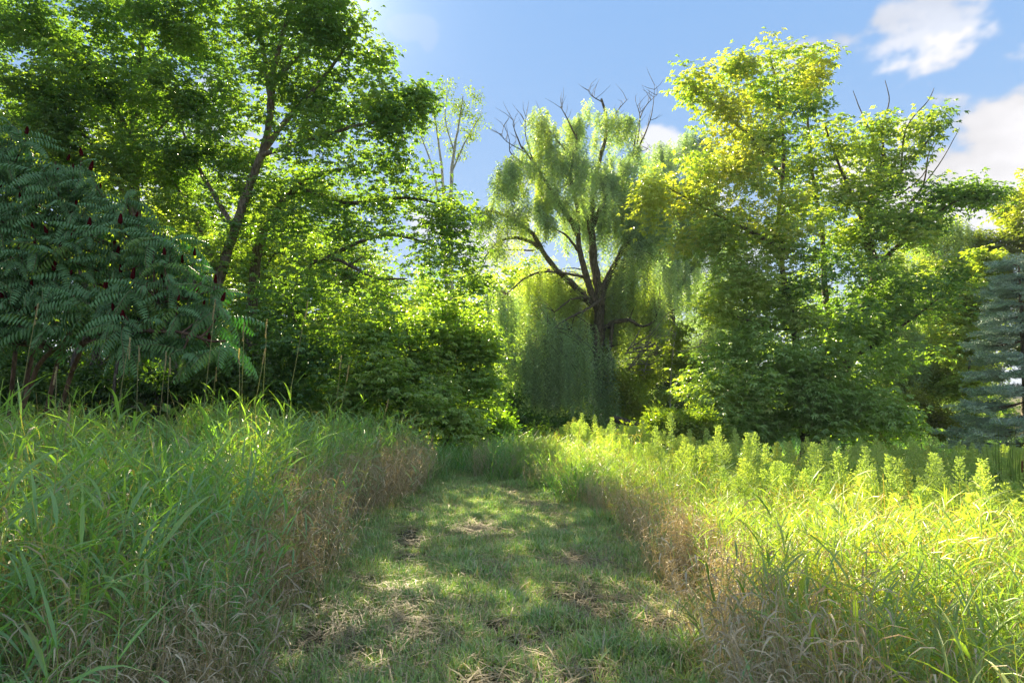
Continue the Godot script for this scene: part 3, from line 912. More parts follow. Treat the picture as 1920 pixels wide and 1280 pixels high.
		[1040, 560, 27.5, 110, 50, 1.5, 40, 1, 9, 1.0], [1170, 580, 27.5, 80, 50, 1.5, 34, 1, 9, 1.0], [1080, 640, 27.5, 130, 40, 1.5, 30, 1, 9, 1.0],
	], ws, mat.dark_bark, 0.09)

	# ---- willows behind
	t = thing("far_willow", foot(1245, 36), "grey-green willow standing farther off, behind the big willow and the box elder", "tree", "")
	willow(t, [
		limb("trunk", [[1262, 800, 36], [1260, 640, 36], [1255, 480, 36], [1240, 380, 36], [1235, 300, 36]], 0.4, 0.08),
		limb("limb", [[1258, 500, 36], [1290, 380, 36], [1310, 300, 36]], 0.15, 0.05), limb("limb", [[1258, 560, 36], [1320, 480, 35.5], [1400, 440, 35]], 0.15, 0.05),
	], [[1240, 290, 36, 50, 26, 1.6, 26, 1, 11, 0.0], [1300, 270, 36, 50, 30, 1.6, 26, 1, 11, 0.1], [1230, 350, 35.6, 45, 50, 1.6, 40, 2, 11, 0.0], [1290, 370, 36, 60, 50, 1.6, 34, 2, 11, 0.1], [1330, 440, 36, 70, 50, 1.6, 30, 2, 10, 0.2], [1260, 480, 35.6, 50, 40, 1.6, 30, 2, 10, 0.1], [1330, 590, 36, 60, 40, 1.8, 18, 2, 9, 0.0], [1290, 660, 36, 70, 30, 1.8, 24, 2, 9, 0.0]], ws, mat.dark_bark, 0.08)
	t = thing("far_willow", foot(1750, 27), "pale drooping willow behind the box elder and the blue spruce", "tree", "")
	willow(t, [
		limb("trunk", [[1735, 800, 27], [1750, 640, 27], [1740, 520, 27], [1760, 430, 27]], 0.26, 0.06),
		limb("limb", [[1748, 660, 27], [1700, 600, 26.5], [1650, 560, 26]], 0.1, 0.03), limb("limb", [[1742, 560, 27], [1800, 500, 26.8], [1840, 460, 26.6]], 0.1, 0.03),
		limb("limb", [[1560, 740, 26], [1590, 690, 26], [1640, 650, 26], [1690, 650, 26], [1720, 700, 26]], 0.1, 0.03),
	], [[1760, 430, 27, 70, 40, 1.5, 30, 1, 10, 0.5], [1700, 500, 26.6, 70, 45, 1.5, 34, 1, 10, 0.5], [1810, 480, 26.6, 55, 40, 1.4, 28, 1, 10, 0.5], [1740, 580, 26.5, 90, 45, 1.6, 44, 2, 10, 0.5], [1680, 640, 26, 60, 40, 1.4, 30, 2, 10, 0.4], [1790, 620, 26.5, 50, 40, 1.4, 24, 2, 10, 0.6], [1640, 560, 26, 50, 40, 1.4, 16, 1, 10, 0.5]], ws, mat.dark_bark, 0.15)

	# ---- far right
	var right_spray := compound_spray(4, 4, 0.15, 0.07, 0.3, 0.4)
	t = thing("golden_tree", foot(1905, 25), "tall olive and gold leaved tree rising behind the blue spruce", "tree", "")
	var gb := [blob(1900, 430, 25, 60, 60, 1.6, 34), blob(1960, 380, 25, 80, 70, 1.8, 40), blob(1880, 520, 25, 55, 60, 1.5, 24), blob(1960, 520, 25, 80, 90, 1.8, 40), blob(1910, 620, 25, 80, 70, 1.6, 30), blob(2010, 460, 25, 80, 100, 1.8, 30)]
	grow(t, [limb("trunk", [[1930, 800, 25], [1930, 640, 25], [1925, 500, 25], [1935, 370, 25]], 0.2, 0.05)], gb, {"wood": mat.bark, "leaf": mat.leaf, "spray": right_spray, "a": Color(0.3, 0.36, 0.14), "b": Color(0.5, 0.53, 0.2), "per": 13.0, "jitter": 0.4})
	t = thing("young_tree", foot(1815, 24), "bright yellow-green young tree showing past the left side of the blue spruce", "tree", "")
	var yb := [blob(1815, 560, 24, 40, 45, 1.0, 22), blob(1850, 500, 24.2, 40, 40, 1.0, 16), blob(1800, 640, 24, 40, 45, 1.0, 22), blob(1790, 720, 23.8, 36, 40, 0.9, 16), blob(1850, 590, 24, 40, 60, 1.0, 16)]
	grow(t, [limb("trunk", [[1815, 830, 24], [1818, 700, 24], [1825, 540, 24]], 0.06, 0.02)], yb, {"wood": mat.bark, "leaf": mat.leaf, "spray": right_spray, "a": Color(0.38, 0.5, 0.16), "b": Color(0.62, 0.68, 0.24), "per": 13.0, "jitter": 0.32})
	spruce()

	# ---- the wood behind, tree by tree
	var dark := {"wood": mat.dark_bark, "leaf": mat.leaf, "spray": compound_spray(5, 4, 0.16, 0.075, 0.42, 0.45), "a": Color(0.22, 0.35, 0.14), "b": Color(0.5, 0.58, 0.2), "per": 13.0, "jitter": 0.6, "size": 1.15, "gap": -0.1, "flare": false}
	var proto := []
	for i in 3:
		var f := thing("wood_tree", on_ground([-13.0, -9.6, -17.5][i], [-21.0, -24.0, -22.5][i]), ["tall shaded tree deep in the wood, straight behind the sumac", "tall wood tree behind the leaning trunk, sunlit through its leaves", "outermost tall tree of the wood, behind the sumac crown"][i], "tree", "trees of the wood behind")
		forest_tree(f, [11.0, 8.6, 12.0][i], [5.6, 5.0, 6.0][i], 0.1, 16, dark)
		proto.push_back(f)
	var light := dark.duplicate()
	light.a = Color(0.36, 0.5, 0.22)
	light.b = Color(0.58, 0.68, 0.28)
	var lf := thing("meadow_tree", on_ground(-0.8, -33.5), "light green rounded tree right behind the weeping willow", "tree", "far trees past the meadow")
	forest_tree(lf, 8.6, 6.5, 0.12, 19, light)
	proto.push_back(lf)
	var more := [
		[-6.5, -25.5, 0, 0.72, "wood tree showing its top between the leaning trunk and the arching tree"], [-4.6, -23.5, 1, 0.66, "low crowned wood tree behind the box elder bushes"], [-10.5, -30, 2, 0.95, "wood tree in the second row behind the leaning trunk"],
		[-15.5, -29, 1, 1.1, "dim tree in the second row behind the sumac"], [-21, -27, 0, 1.1, "shaded wood tree at the outer edge, behind the others"], [-6.5, -33, 1, 0.95, "distant wood tree behind the slender pale tree"],
		[-19, -36, 2, 1.1, "farthest dim tree of the dark wood"], [-13, -38, 0, 1.0, "far wood tree glimpsed between darker trunks"],
	]
	for m in more:
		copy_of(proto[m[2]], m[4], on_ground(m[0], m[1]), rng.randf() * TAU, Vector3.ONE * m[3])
	# far trees past the willow
	var far := [
		[-3.5, -38, 3, 1.0, "hazy low tree behind the weeping willow curtain"], [2.0, -39, 3, 1.0, "far low tree showing past the willow trunk"], [8.5, -44, 3, 1.1, "dark far tree in the gap between willow and box elder"], [13, -42, 3, 1.1, "far tree behind the box elder crown"],
		[19, -44, 3, 1.15, "far tree behind the pale drooping willow"], [25, -40, 3, 1.1, "far tree behind the golden tree"], [31, -44, 1, 0.8, "far tree beyond the blue spruce"], [10, -55, 2, 0.6, "most distant tree of the far row, behind the box elder"], [-9, -50, 0, 0.7, "far tree hidden behind the bushes and the willow"], [3.8, -52, 1, 0.45, "most distant low tree behind the willow"],
	]
	for m in far:
		copy_of(proto[m[2]], m[4], on_ground(m[0], m[1]), rng.randf() * TAU, Vector3.ONE * m[3], "far trees past the meadow")
	# thin trunks at the edge of the wood
	var k := 0
	var wheres := ["under the sumac", "beside the sumac stems", "behind the tall stalks", "in the dark of the wood", "nearest the leaning tree", "between two darker trunks", "at the dark edge", "behind the reed tips", "deep in shade", "beside a bent sapling", "in front of the shaded tree", "farthest into the shade"]
	for px in [130, 165, 192, 214, 240, 275, 300, 322, 350]:
		var d := rng.randf_range(13.5, 17.0)
		var o := thing("thin_trunk", foot(px, d), "thin dark %s trunk %s, at the edge of the wood" % [["straight", "crooked", "leaning"][k % 3], wheres[k]], "tree", "thin trunks at the edge of the wood")
		var b := o.position
		var lean := Vector3(rng.randfn(0, 0.5) * (k % 3), 4.5, rng.randfn(0, 0.3))
		var g := Geo.new()
		var r := rng.randf_range(0.035, 0.08)
		g.tube(soft(PackedVector3Array([Vector3(0, -0.1, 0), lean * 0.4 + Vector3(rng.randfn(0, 0.12), 0, 0), lean * 0.75 + Vector3(rng.randfn(0, 0.15), 0, 0), lean]), 3), PackedFloat32Array([r, r, r, r * 0.9, r * 0.9, r * 0.8, r * 0.8, r * 0.7, r * 0.7, r * 0.6]), 6, Color.WHITE, Color.WHITE)
		part("trunk", g.mesh(), mat.dark_bark, o)
		var g2 := Geo.new()
		for q in 4:
			var s := lean * rng.randf_range(0.3, 0.95)
			var e := s + Vector3(rng.randfn(0, 0.6), rng.randf_range(0.2, 0.9), rng.randfn(0, 0.4))
			g2.tube(PackedVector3Array([s, s.lerp(e, 0.5) + rv() * 0.1, e]), PackedFloat32Array([r * 0.35, r * 0.2, 0.004]), 4, Color.WHITE, Color.WHITE)
		part("twigs", g2.mesh(), mat.dark_bark, o, "stuff")
		k += 1

func willow(root: Node3D, limbs: Array, blobs: Array, strands: Array, wood: Material, yellow: float) -> void:
	var base := root.position
	var node_p := PackedVector3Array()
	var node_r := PackedFloat32Array()
	for l in limbs:
		var pts: PackedVector3Array = soft(l[1], 5)
		var rad := PackedFloat32Array()
		var local := PackedVector3Array()
		for i in pts.size():
			var f := float(i) / (pts.size() - 1)
			var r: float = lerpf(l[2], l[3], pow(f, 0.8)) * (1.0 + 0.2 * fine.get_noise_3dv(pts[i] * 60.0))
			if l[0] == "trunk" and i < 4: r *= 1.0 + 0.12 * (4 - i)
			var w: Vector3 = rv() * minf(r * 0.3, 0.05)
			local.push_back(pts[i] - base + w)
			rad.push_back(r)
			if l[0] == "limb" or (l[0] == "trunk" and f > 0.4):
				node_p.push_back(pts[i] + w)
				node_r.push_back(r)
		var g := Geo.new()
		g.tube(local, rad, 9 if l[2] > 0.08 else 5, Color.WHITE, Color.WHITE)
		if l[0] == "dead_branch":
			for q in 7:
				var s := local[rng.randi_range(int(local.size() * 0.3), local.size() - 1)]
				var e := s + (Vector3(rng.randfn(0, 0.5), rng.randf_range(0.2, 1.0), rng.randfn(0, 0.4))) * 0.7
				g.tube(PackedVector3Array([s, s.lerp(e, 0.5) + rv() * 0.06, e]), PackedFloat32Array([0.014, 0.01, 0.004]), 3, Color.WHITE, Color.WHITE)
		part(l[0], g.mesh(), wood, root)
	var g2 := Geo.new()
	var where := [[], [], []]
	var tints := [PackedColorArray(), PackedColorArray(), PackedColorArray()]
	var t0: Array[Transform3D] = []
	var t1: Array[Transform3D] = []
	var t2: Array[Transform3D] = []
	for bl in blobs:
		var c := at(bl[0], bl[1], bl[2])
		var r := Vector3(bl[3] / FOCAL * bl[2], bl[4] / FOCAL * bl[2], bl[5])
		for j in bl[6]:
			var p: Vector3 = c + rv() * r * pow(rng.randf(), 0.4)
			var best := 0
			var score := 1e9
			for i in node_p.size():
				var s := node_p[i].distance_to(p) + maxf(0.0, node_p[i].y - p.y) * 0.2
				if s < score:
					score = s
					best = i
			var s0 := node_p[best]
			var span := s0.distance_to(p)
			var mid := s0.lerp(p, 0.5) + Vector3.UP * span * 0.25 + rv() * span * 0.1
			var pts := PackedVector3Array()
			var rad := PackedFloat32Array()
			var r0 := minf(node_r[best] * 0.6, 0.01 + 0.012 * span)
			for i in 5:
				var f := i / 4.0
				pts.push_back(s0.lerp(mid, f).lerp(mid.lerp(p, f), f) - base)
				rad.push_back(lerpf(r0, 0.006, f))
				if i > 1 and node_p.size() < 900:
					node_p.push_back(pts[i] + base)
					node_r.push_back(rad[i])
			g2.tube(pts, rad, 3, Color.WHITE, Color.WHITE)
			var tone := rng.randf_range(-0.3, 0.3)
			for q in int(bl[8] * 0.55) + 1:
				var f := 1.0 - pow(rng.randf(), 1.2) * minf(0.8, 1.8 / maxf(span, 0.3))
				var w := s0.lerp(mid, f).lerp(mid.lerp(p, f), f) + rv() * 0.22
				var k := clampf(float(bl[9]) + clump.get_noise_3dv(w * 4.0) * 0.5 + tone, 0, 1)
				var col := Color(0.42, 0.57, 0.46).lerp(Color(0.44 + yellow, 0.55 + yellow * 0.8, 0.24), k) * rng.randf_range(0.55, 1.25)
				for e in 2:
					var sc := rng.randf_range(0.4, 1.35)
					var b := Basis(Vector3.UP, rng.randf() * TAU).scaled(Vector3.ONE * sc)
					var tr := Transform3D(b, w + rv() * 0.07 - base)
					if bl[7] == 0: t0.push_back(tr)
					elif bl[7] == 1: t1.push_back(tr)
					else: t2.push_back(tr)
					tints[bl[7]].push_back(col)
	part("twigs", g2.mesh(), wood, root, "stuff")
	many("crown", strands[0], mat.willow, root, t0, tints[0])
	many("crown", strands[1], mat.willow, root, t1, tints[1])
	many("crown", strands[2], mat.willow, root, t2, tints[2])

func spruce() -> void:
	var g := Geo.new()
	# a flat spray of needled shoots along +z
	var shoots := [[Vector3.ZERO, Vector3(0, 0, 1), 0.55]]
	for i in 5:
		for s in [-1, 1]:
			shoots.push_back([Vector3(0, 0, 0.08 + i * 0.09), Vector3(s * 0.8, rng.randf_range(-0.1, 0.2), 0.7).normalized(), 0.3 - i * 0.035])
	for s in shoots:
		var k := int(s[2] / 0.03)
		for i in k:
			var p: Vector3 = s[0] + s[1] * (s[2] * i / k)
			var o := rv()
			o = (o - s[1] * o.dot(s[1])).normalized()
			var sh := rng.randf_range(0.75, 1.15)
			leaf(g, p, (o + s[1] * 0.8).normalized(), rv(), 0.085, 0.028, Color(sh, sh, sh), 0.1)
	var spray := g.mesh()
	var ft := foot(1928, 20)
	var root := thing("blue_spruce", ft, "blue spruce with silvery layered branches and a brown bare inside", "tree", "")
	var height := 6.9
	var tg := Geo.new()
	tg.tube(PackedVector3Array([Vector3(0, -0.1, 0), Vector3(0, height * 0.5, 0), Vector3(0, height, 0)]), PackedFloat32Array([0.16, 0.09, 0.012]), 8, Color.WHITE, Color.WHITE)
	part("trunk", tg.mesh(), mat.bark, root)
	var bg := Geo.new()
	var spots: Array[Transform3D] = []
	var tint := PackedColorArray()
	var y := 0.5
	while y < height:
		var reach := 2.25 * pow(1.0 - y / (height + 0.3), 0.75)
		var arms := 8
		for a in arms:
			var ang := TAU * a / arms + rng.randf() * 0.7
			var out := Vector3(cos(ang), 0, sin(ang))
			var l := reach * rng.randf_range(0.75, 1.1)
			var p0 := Vector3(0, y, 0)
			var p1 := p0 + out * l * 0.5 - Vector3(0, 0.12 * l, 0)
			var p2 := p0 + out * l + Vector3(0, -0.1 * l, 0)
			bg.tube(PackedVector3Array([p0, p1, p2]), PackedFloat32Array([0.022, 0.014, 0.005]), 4, Color.WHITE, Color.WHITE)
			var n := int(3 + l * 8)
			for i in n:
				var f := lerpf(0.42, 1.0, rng.randf())
				var q := p0.lerp(p1, f).lerp(p1.lerp(p2, f), f)
				var side := out.rotated(Vector3.UP, rng.randfn(0, 0.7))
				var b := Basis.looking_at(-side + Vector3(0, rng.randfn(0.05, 0.22), 0), Vector3.UP)
				spots.push_back(Transform3D(b.scaled(Vector3.ONE * rng.randf_range(0.8, 1.25)), q + rv() * 0.07))
				tint.push_back(Color(0.22, 0.34, 0.25).lerp(Color(0.46, 0.58, 0.49), rng.randf()))
		y += rng.randf_range(0.36, 0.52)
	part("branches", bg.mesh(), mat.sumac_bark, root, "stuff")
	many("crown", spray, mat.needle, root, spots, tint)

func make_thicket() -> void:
	sumac()
	var sh := simple_spray(14, 0.11, 0.055, 0.24, 0.2)
	var bushes := [
		["sunny low bush with pale green leaves in front of the fallen log", 1260, 16.0, [[1250, 815, 15.8, 50, 26, 0.8, 34], [1300, 810, 15.8, 40, 28, 0.8, 28], [1205, 830, 15.6, 35, 18, 0.6, 16], [1330, 830, 15.8, 30, 22, 0.6, 12]], Color(0.224, 0.336, 0.070), Color(0.462, 0.532, 0.098)],
		["small bright green shrub at the dark foot of the willow", 940, 18.0, [[935, 820, 18, 28, 36, 0.6, 22], [950, 845, 17.8, 28, 22, 0.6, 12]], Color(0.196, 0.378, 0.084), Color(0.350, 0.518, 0.098)],
		["low green shrub beside the wooden rail", 1000, 19.0, [[1000, 832, 19, 32, 22, 0.6, 16], [975, 845, 19, 28, 18, 0.6, 10], [1030, 845, 19, 26, 16, 0.5, 8]], Color(0.140, 0.266, 0.063), Color(0.336, 0.462, 0.084)],
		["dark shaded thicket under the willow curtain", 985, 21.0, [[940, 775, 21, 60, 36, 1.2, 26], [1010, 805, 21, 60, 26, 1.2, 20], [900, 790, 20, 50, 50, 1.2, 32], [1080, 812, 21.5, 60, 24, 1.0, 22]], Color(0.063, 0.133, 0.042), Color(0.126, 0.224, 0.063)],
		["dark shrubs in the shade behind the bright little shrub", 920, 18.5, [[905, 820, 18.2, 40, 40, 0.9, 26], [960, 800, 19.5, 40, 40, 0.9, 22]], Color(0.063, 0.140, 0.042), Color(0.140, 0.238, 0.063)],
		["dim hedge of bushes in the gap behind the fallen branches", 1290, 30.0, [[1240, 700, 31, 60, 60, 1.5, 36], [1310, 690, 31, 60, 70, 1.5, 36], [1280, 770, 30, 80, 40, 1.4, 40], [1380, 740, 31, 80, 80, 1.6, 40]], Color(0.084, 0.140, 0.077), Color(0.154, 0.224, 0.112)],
		["yellow-green bushes on the far side of the meadow, before the pale willow", 1720, 24.0, [[1700, 770, 24, 60, 35, 1.0, 30], [1770, 790, 24, 60, 35, 1.0, 32], [1660, 800, 24, 50, 28, 0.9, 20], [1740, 725, 25, 50, 40, 1.0, 20]], Color(0.210, 0.280, 0.070), Color(0.448, 0.476, 0.126)],
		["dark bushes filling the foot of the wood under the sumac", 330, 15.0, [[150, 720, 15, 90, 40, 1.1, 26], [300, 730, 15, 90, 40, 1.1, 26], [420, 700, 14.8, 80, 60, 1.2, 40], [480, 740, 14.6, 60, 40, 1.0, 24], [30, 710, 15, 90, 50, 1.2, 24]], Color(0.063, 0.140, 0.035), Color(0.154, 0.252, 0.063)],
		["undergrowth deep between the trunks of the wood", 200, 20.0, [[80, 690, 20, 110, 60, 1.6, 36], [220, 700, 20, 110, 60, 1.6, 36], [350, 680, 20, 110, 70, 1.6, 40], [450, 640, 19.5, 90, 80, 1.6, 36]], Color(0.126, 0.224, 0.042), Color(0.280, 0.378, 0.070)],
		["bright willow-leaved bush hanging over the log by the willow trunk", 1195, 24.0, [[1195, 750, 24, 24, 40, 0.8, 24], [1170, 720, 24, 24, 36, 0.8, 14], [1200, 700, 25, 40, 40, 0.9, 16]], Color(0.280, 0.364, 0.070), Color(0.504, 0.560, 0.112)],
	]
	for s in bushes:
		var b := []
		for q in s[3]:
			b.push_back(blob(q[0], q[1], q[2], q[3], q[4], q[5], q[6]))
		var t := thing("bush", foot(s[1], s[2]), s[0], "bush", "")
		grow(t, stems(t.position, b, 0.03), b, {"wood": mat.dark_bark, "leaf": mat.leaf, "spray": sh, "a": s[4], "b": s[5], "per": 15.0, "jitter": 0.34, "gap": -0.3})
	# sapling with a pale stem
	var t2 := thing("sapling", foot(1262, 20), "slim sapling with a pale stem and light leaves, before the dark gap", "tree", "")
	grow(t2, [limb("trunk", [[1258, 800, 20], [1258, 730, 20], [1262, 660, 20], [1272, 600, 20]], 0.035, 0.012), limb("limb", [[1258, 740, 20], [1285, 690, 20], [1310, 650, 20]], 0.015, 0.006)],
		[blob(1265, 630, 20, 32, 34, 0.6, 12), blob(1240, 680, 20, 24, 18, 0.5, 5), blob(1290, 670, 20, 28, 18, 0.5, 6), blob(1250, 745, 20, 34, 12, 0.5, 4)], {"wood": mat.pale_bark, "leaf": mat.leaf, "spray": simple_spray(9, 0.11, 0.06, 0.26, 0.2), "a": Color(0.2, 0.28, 0.06), "b": Color(0.36, 0.42, 0.09), "per": 9.0, "flare": false, "jitter": 0.25, "gap": -0.5})
	# bare brush and the fallen log
	var br := thing("dead_brush", foot(1210, 24), "tangle of bare grey dead branches beside the willow trunk", "dead branches", "")
	for i in 30:
		var s := at(rng.randf_range(1165, 1240), rng.randf_range(640, 700), 24) - br.position
		var e := s + Vector3(rng.randf_range(0.4, 2.0), rng.randf_range(-0.3, 1.4), rng.randf_range(-0.6, 0.6))
		var g := Geo.new()
		g.tube(PackedVector3Array([s, s.lerp(e, 0.5) + rv() * 0.2, e]), PackedFloat32Array([0.03, 0.018, 0.006]), 4, Color.WHITE, Color.WHITE)
		for q in 4:
			var a := s.lerp(e, rng.randf_range(0.3, 0.95))
			var b := a + Vector3(rng.randfn(0.2, 0.3), rng.randfn(0.1, 0.35), rng.randfn(0, 0.3))
			g.tube(PackedVector3Array([a, a.lerp(b, 0.5) + rv() * 0.05, b]), PackedFloat32Array([0.011, 0.008, 0.004]), 3, Color.WHITE, Color.WHITE)
		part("branch", g.mesh(), mat.grey_wood, br)
	var lg := thing("fallen_log", foot(1190, 22), "dark fallen log lying across the grass at the foot of the willow", "log", "")
	var p0 := at(1150, 785, 22.3) - lg.position
	var p1 := at(1190, 794, 22) - lg.position
	var p2 := at(1255, 786, 21.8) - lg.position
	var g3 := Geo.new()
	var lp := soft(PackedVector3Array([p0, p1, at(1225, 792, 21.9) - lg.position, p2]), 5)
	var lr := PackedFloat32Array()
	for i in lp.size():
		lr.push_back(lerpf(0.13, 0.06, float(i) / lp.size()) * rng.randf_range(0.88, 1.12))
	g3.tube(lp, lr, 9, Color.WHITE, Color.WHITE)
	part("trunk", g3.mesh(), mat.dark_bark, lg)
	for i in 6:
		var s := lp[rng.randi_range(6, lp.size() - 1)]
		var e := s + Vector3(rng.randf_range(0.1, 0.8), rng.randf_range(0.0, 0.4), rng.randf_range(-0.3, 0.4))
		var g4 := Geo.new()
		g4.tube(PackedVector3Array([s, s.lerp(e, 0.5) + rv() * 0.06, e]), PackedFloat32Array([0.025, 0.015, 0.006]), 4, Color.WHITE, Color.WHITE)
		part("branch", g4.mesh(), mat.grey_wood, lg)
	# the rail at the end of the path
	var rail := thing("wooden_rail", foot(1000, 20), "low dark wooden rail on posts in the shade at the end of the path", "rail", "")
	var bm := BoxMesh.new()
	bm.size = Vector3(1.5, 0.09, 0.07)
	var r0 := part("rail", bm, mat.dark_bark, rail)
	r0.position = at(990, 848, 20) - rail.position
	for s in [-0.62, 0.12]:
		var pm := BoxMesh.new()
		pm.size = Vector3(0.1, 0.9, 0.1)
		var po := part("post", pm, mat.dark_bark, rail)
		po.position = r0.position + Vector3(s, -0.5, -0.09)

func sumac() -> void:
	var ft := foot(40, 9.2)
	var root := thing("staghorn_sumac", ft, "spreading sumac with drooping feathery leaves and dark red seed cones", "shrub", "")
	# canopy outline in the photograph's plane, filled with rosettes at their own depths
	var outline := PackedVector2Array([Vector2(-160, 215), Vector2(20, 228), Vector2(110, 275), Vector2(230, 340), Vector2(330, 450), Vector2(400, 530), Vector2(425, 600), Vector2(440, 650), Vector2(400, 670), Vector2(330, 655), Vector2(250, 645), Vector2(120, 610), Vector2(0, 615), Vector2(-160, 620)])
	var tips: Array[Vector3] = []
	var flat: Array[Vector2] = []
	var tries := 0
	while tips.size() < 175 and tries < 6000:
		tries += 1
		var p := Vector2(rng.randf_range(-160, 470), rng.randf_range(215, 690))
		if not Geometry2D.is_point_in_polygon(p, outline):
			continue
		var ok := true
		for q in flat:
			if q.distance_to(p) < 20.0:
				ok = false
				break
		if not ok:
			continue
		flat.push_back(p)
		tips.push_back(at(p.x, p.y, 9.6 - (p.y - 215) / 475.0 * 1.7 + rng.randf_range(-0.35, 0.35)))
	# stems
	var node_p := PackedVector3Array()
	var node_r := PackedFloat32Array()
	var main := [
		[[70, 735, 9.3], [150, 655, 9], [240, 590, 8.6], [330, 560, 8.3]], [[60, 735, 9.2], [120, 640, 9.2], [190, 560, 9.2], [260, 440, 9.3]], [[30, 740, 9.4], [60, 660, 9.5], [95, 560, 9.5], [130, 420, 9.6]],
		[[10, 740, 9.4], [30, 620, 9.5], [20, 480, 9.6], [10, 330, 9.8]], [[-10, 740, 9.3], [-60, 600, 9.2], [-110, 470, 9.2], [-120, 330, 9.4]], [[0, 735, 9.1], [70, 690, 8.8], [170, 640, 8.3], [300, 620, 8], [400, 640, 7.8]],
	]
	for m in main:
		var pts := PackedVector3Array()
		for q in m:
			pts.push_back(at(q[0], q[1], q[2]))
		pts[0].y = ground_y(pts[0].x, pts[0].z) - 0.1
		pts = soft(pts, 6)
		var rad := PackedFloat32Array()
		var loc := PackedVector3Array()
		for i in pts.size():
			var f := float(i) / (pts.size() - 1)
			loc.push_back(pts[i] - ft + rv() * 0.012)
			rad.push_back(lerpf(0.036, 0.016, f))
			if f > 0.3:
				node_p.push_back(pts[i])
				node_r.push_back(rad[i])
		var g := Geo.new()
		g.tube(loc, rad, 8, Color.WHITE, Color.WHITE)
		part("stem", g.mesh(), mat.sumac_bark, root)
	# leaf shapes
	var fronds := []
	for k in 5:
		var g := Geo.new()
		var p := Vector3.ZERO
		var d := Vector3(0, 0.35, 1).normalized()
		var pairs := 12
		var tone := rng.randf_range(0.85, 1.15)
		for i in pairs + 1:
			var q := p + d * 0.052
			var s := Vector3(0.004, 0, 0)
			g.quad(p - s, p + s, q + s, q - s, Color(0.16, 0.12, 0.06), Color(0.14, 0.14, 0.05))
			var f := float(i) / pairs
			var len := 0.125 * (0.6 + 0.9 * sin(PI * clampf(f * 0.85 + 0.12, 0, 1))) * 0.85
			if i > 0:
				for sd in [-1, 1]:
					var o := (Vector3(sd, -0.75 - rng.randf() * 0.5, 0) + d * 0.45 + rv() * 0.1).normalized()
					var c := Color(0.12, 0.235, 0.09) * tone * rng.randf_range(0.88, 1.15)
					if k == 4: c = Color(0.12, 0.21, 0.04) * rng.randf_range(0.88, 1.15)
					blade(g, p, o, len * rng.randf_range(0.85, 1.15), 0.035, 0.5, c, c, 2, true)
			p = q
			d = (d + Vector3(0, -0.085, 0)).normalized()
		fronds.push_back(g.mesh())
	# seed cones: rough, dark, tapering
	var cones := []
	for k in 3:
		var g := Geo.new()
		g.smooth = true
		for i in 240:
			var f := i / 240.0
			var a := i * 2.399
			var r := 0.034 * (1.0 - pow(f, 2.2) * 0.75) * (0.6 + 0.4 * minf(1, f * 6))
			var b := Vector3(cos(a) * r, f * (0.15 + 0.02 * k), sin(a) * r)
			var o := (Vector3(cos(a), 0.4, sin(a)) + rv() * 0.3).normalized()
			var c := Color(0.13, 0.012, 0.018).lerp(Color(0.05, 0.008, 0.01), rng.randf())
			var s := o.cross(Vector3.UP).normalized() * 0.009
			var u := Vector3.UP * 0.012
			g.tri(b - s - u * 0.4, b + s - u * 0.4, b + o * 0.008 + u, c)
			g.tri(b - s + u * 0.5, b + s + u * 0.5, b + o * 0.01, c)
			g.tri(b - s - u, b + s + u, b - o * 0.01, c)
		cones.push_back(g.mesh())
	var bg := Geo.new()
	var rest: Array[Transform3D] = []
	var rest_tint := PackedColorArray()
	var made := 0
	tips.sort_custom(func(a, b): return a.z > b.z)
	var idx := 0
	for p in tips:
		var best := 0
		var score := 1e9
		for i in node_p.size():
			var s := node_p[i].distance_to(p) + maxf(0.0, node_p[i].y - p.y) * 0.8
			if s < score:
				score = s
				best = i
		var s0 := node_p[best]
		var mid := Vector3(lerpf(s0.x, p.x, 0.65), lerpf(s0.y, p.y, 0.4), lerpf(s0.z, p.z, 0.65))
		var pts := PackedVector3Array()
		for i in 5:
			var f := i / 4.0
			pts.push_back(s0.lerp(mid, f).lerp(mid.lerp(p, f), f) - ft)
		bg.tube(pts, PackedFloat32Array([0.016, 0.014, 0.012, 0.01, 0.009]), 5, Color.WHITE, Color.WHITE)
		var n := rng.randi_range(7, 9)
		for i in n:
			var a := TAU * i / n + rng.randf() * 0.6
			var b := Basis(Vector3.UP, a) * Basis(Vector3.RIGHT, rng.randf_range(-0.3, 0.9)) * Basis(Vector3.BACK, rng.randfn(0, 0.4))
			b = b.scaled(Vector3.ONE * rng.randf_range(0.52, 0.98))
			var tr := Transform3D(b, p - ft - Vector3(0, rng.randf() * 0.12, 0))
			var m: Mesh = fronds[4 if rng.randf() < 0.14 else rng.randi_range(0, 3)]
			if made < 300 and p.x > -6.2 and Vector3(sin(a), 0, cos(a)).dot(Vector3(0.25, 0, 1)) > -0.75:
				var o := part("leaf", m, mat.sumac, root)
				o.transform = tr
				made += 1
			else:
				rest.push_back(tr)
				rest_tint.push_back(Color.WHITE)
		idx += 1
		if rng.randf() < 0.6:
			var o := part("seed_cone", cones[rng.randi_range(0, 2)], mat.red, root)
			o.position = p - ft + Vector3(0, 0.08, 0)
			o.basis = Basis(Vector3(rng.randfn(0, 1), 0, rng.randfn(0, 1)).normalized(), rng.randf_range(0, 0.4)).scaled(Vector3.ONE * rng.randf_range(0.4, 0.78))
	part("twigs", bg.mesh(), mat.sumac_bark, root, "stuff")
	many("foliage", fronds[0], mat.sumac, root, rest, rest_tint)

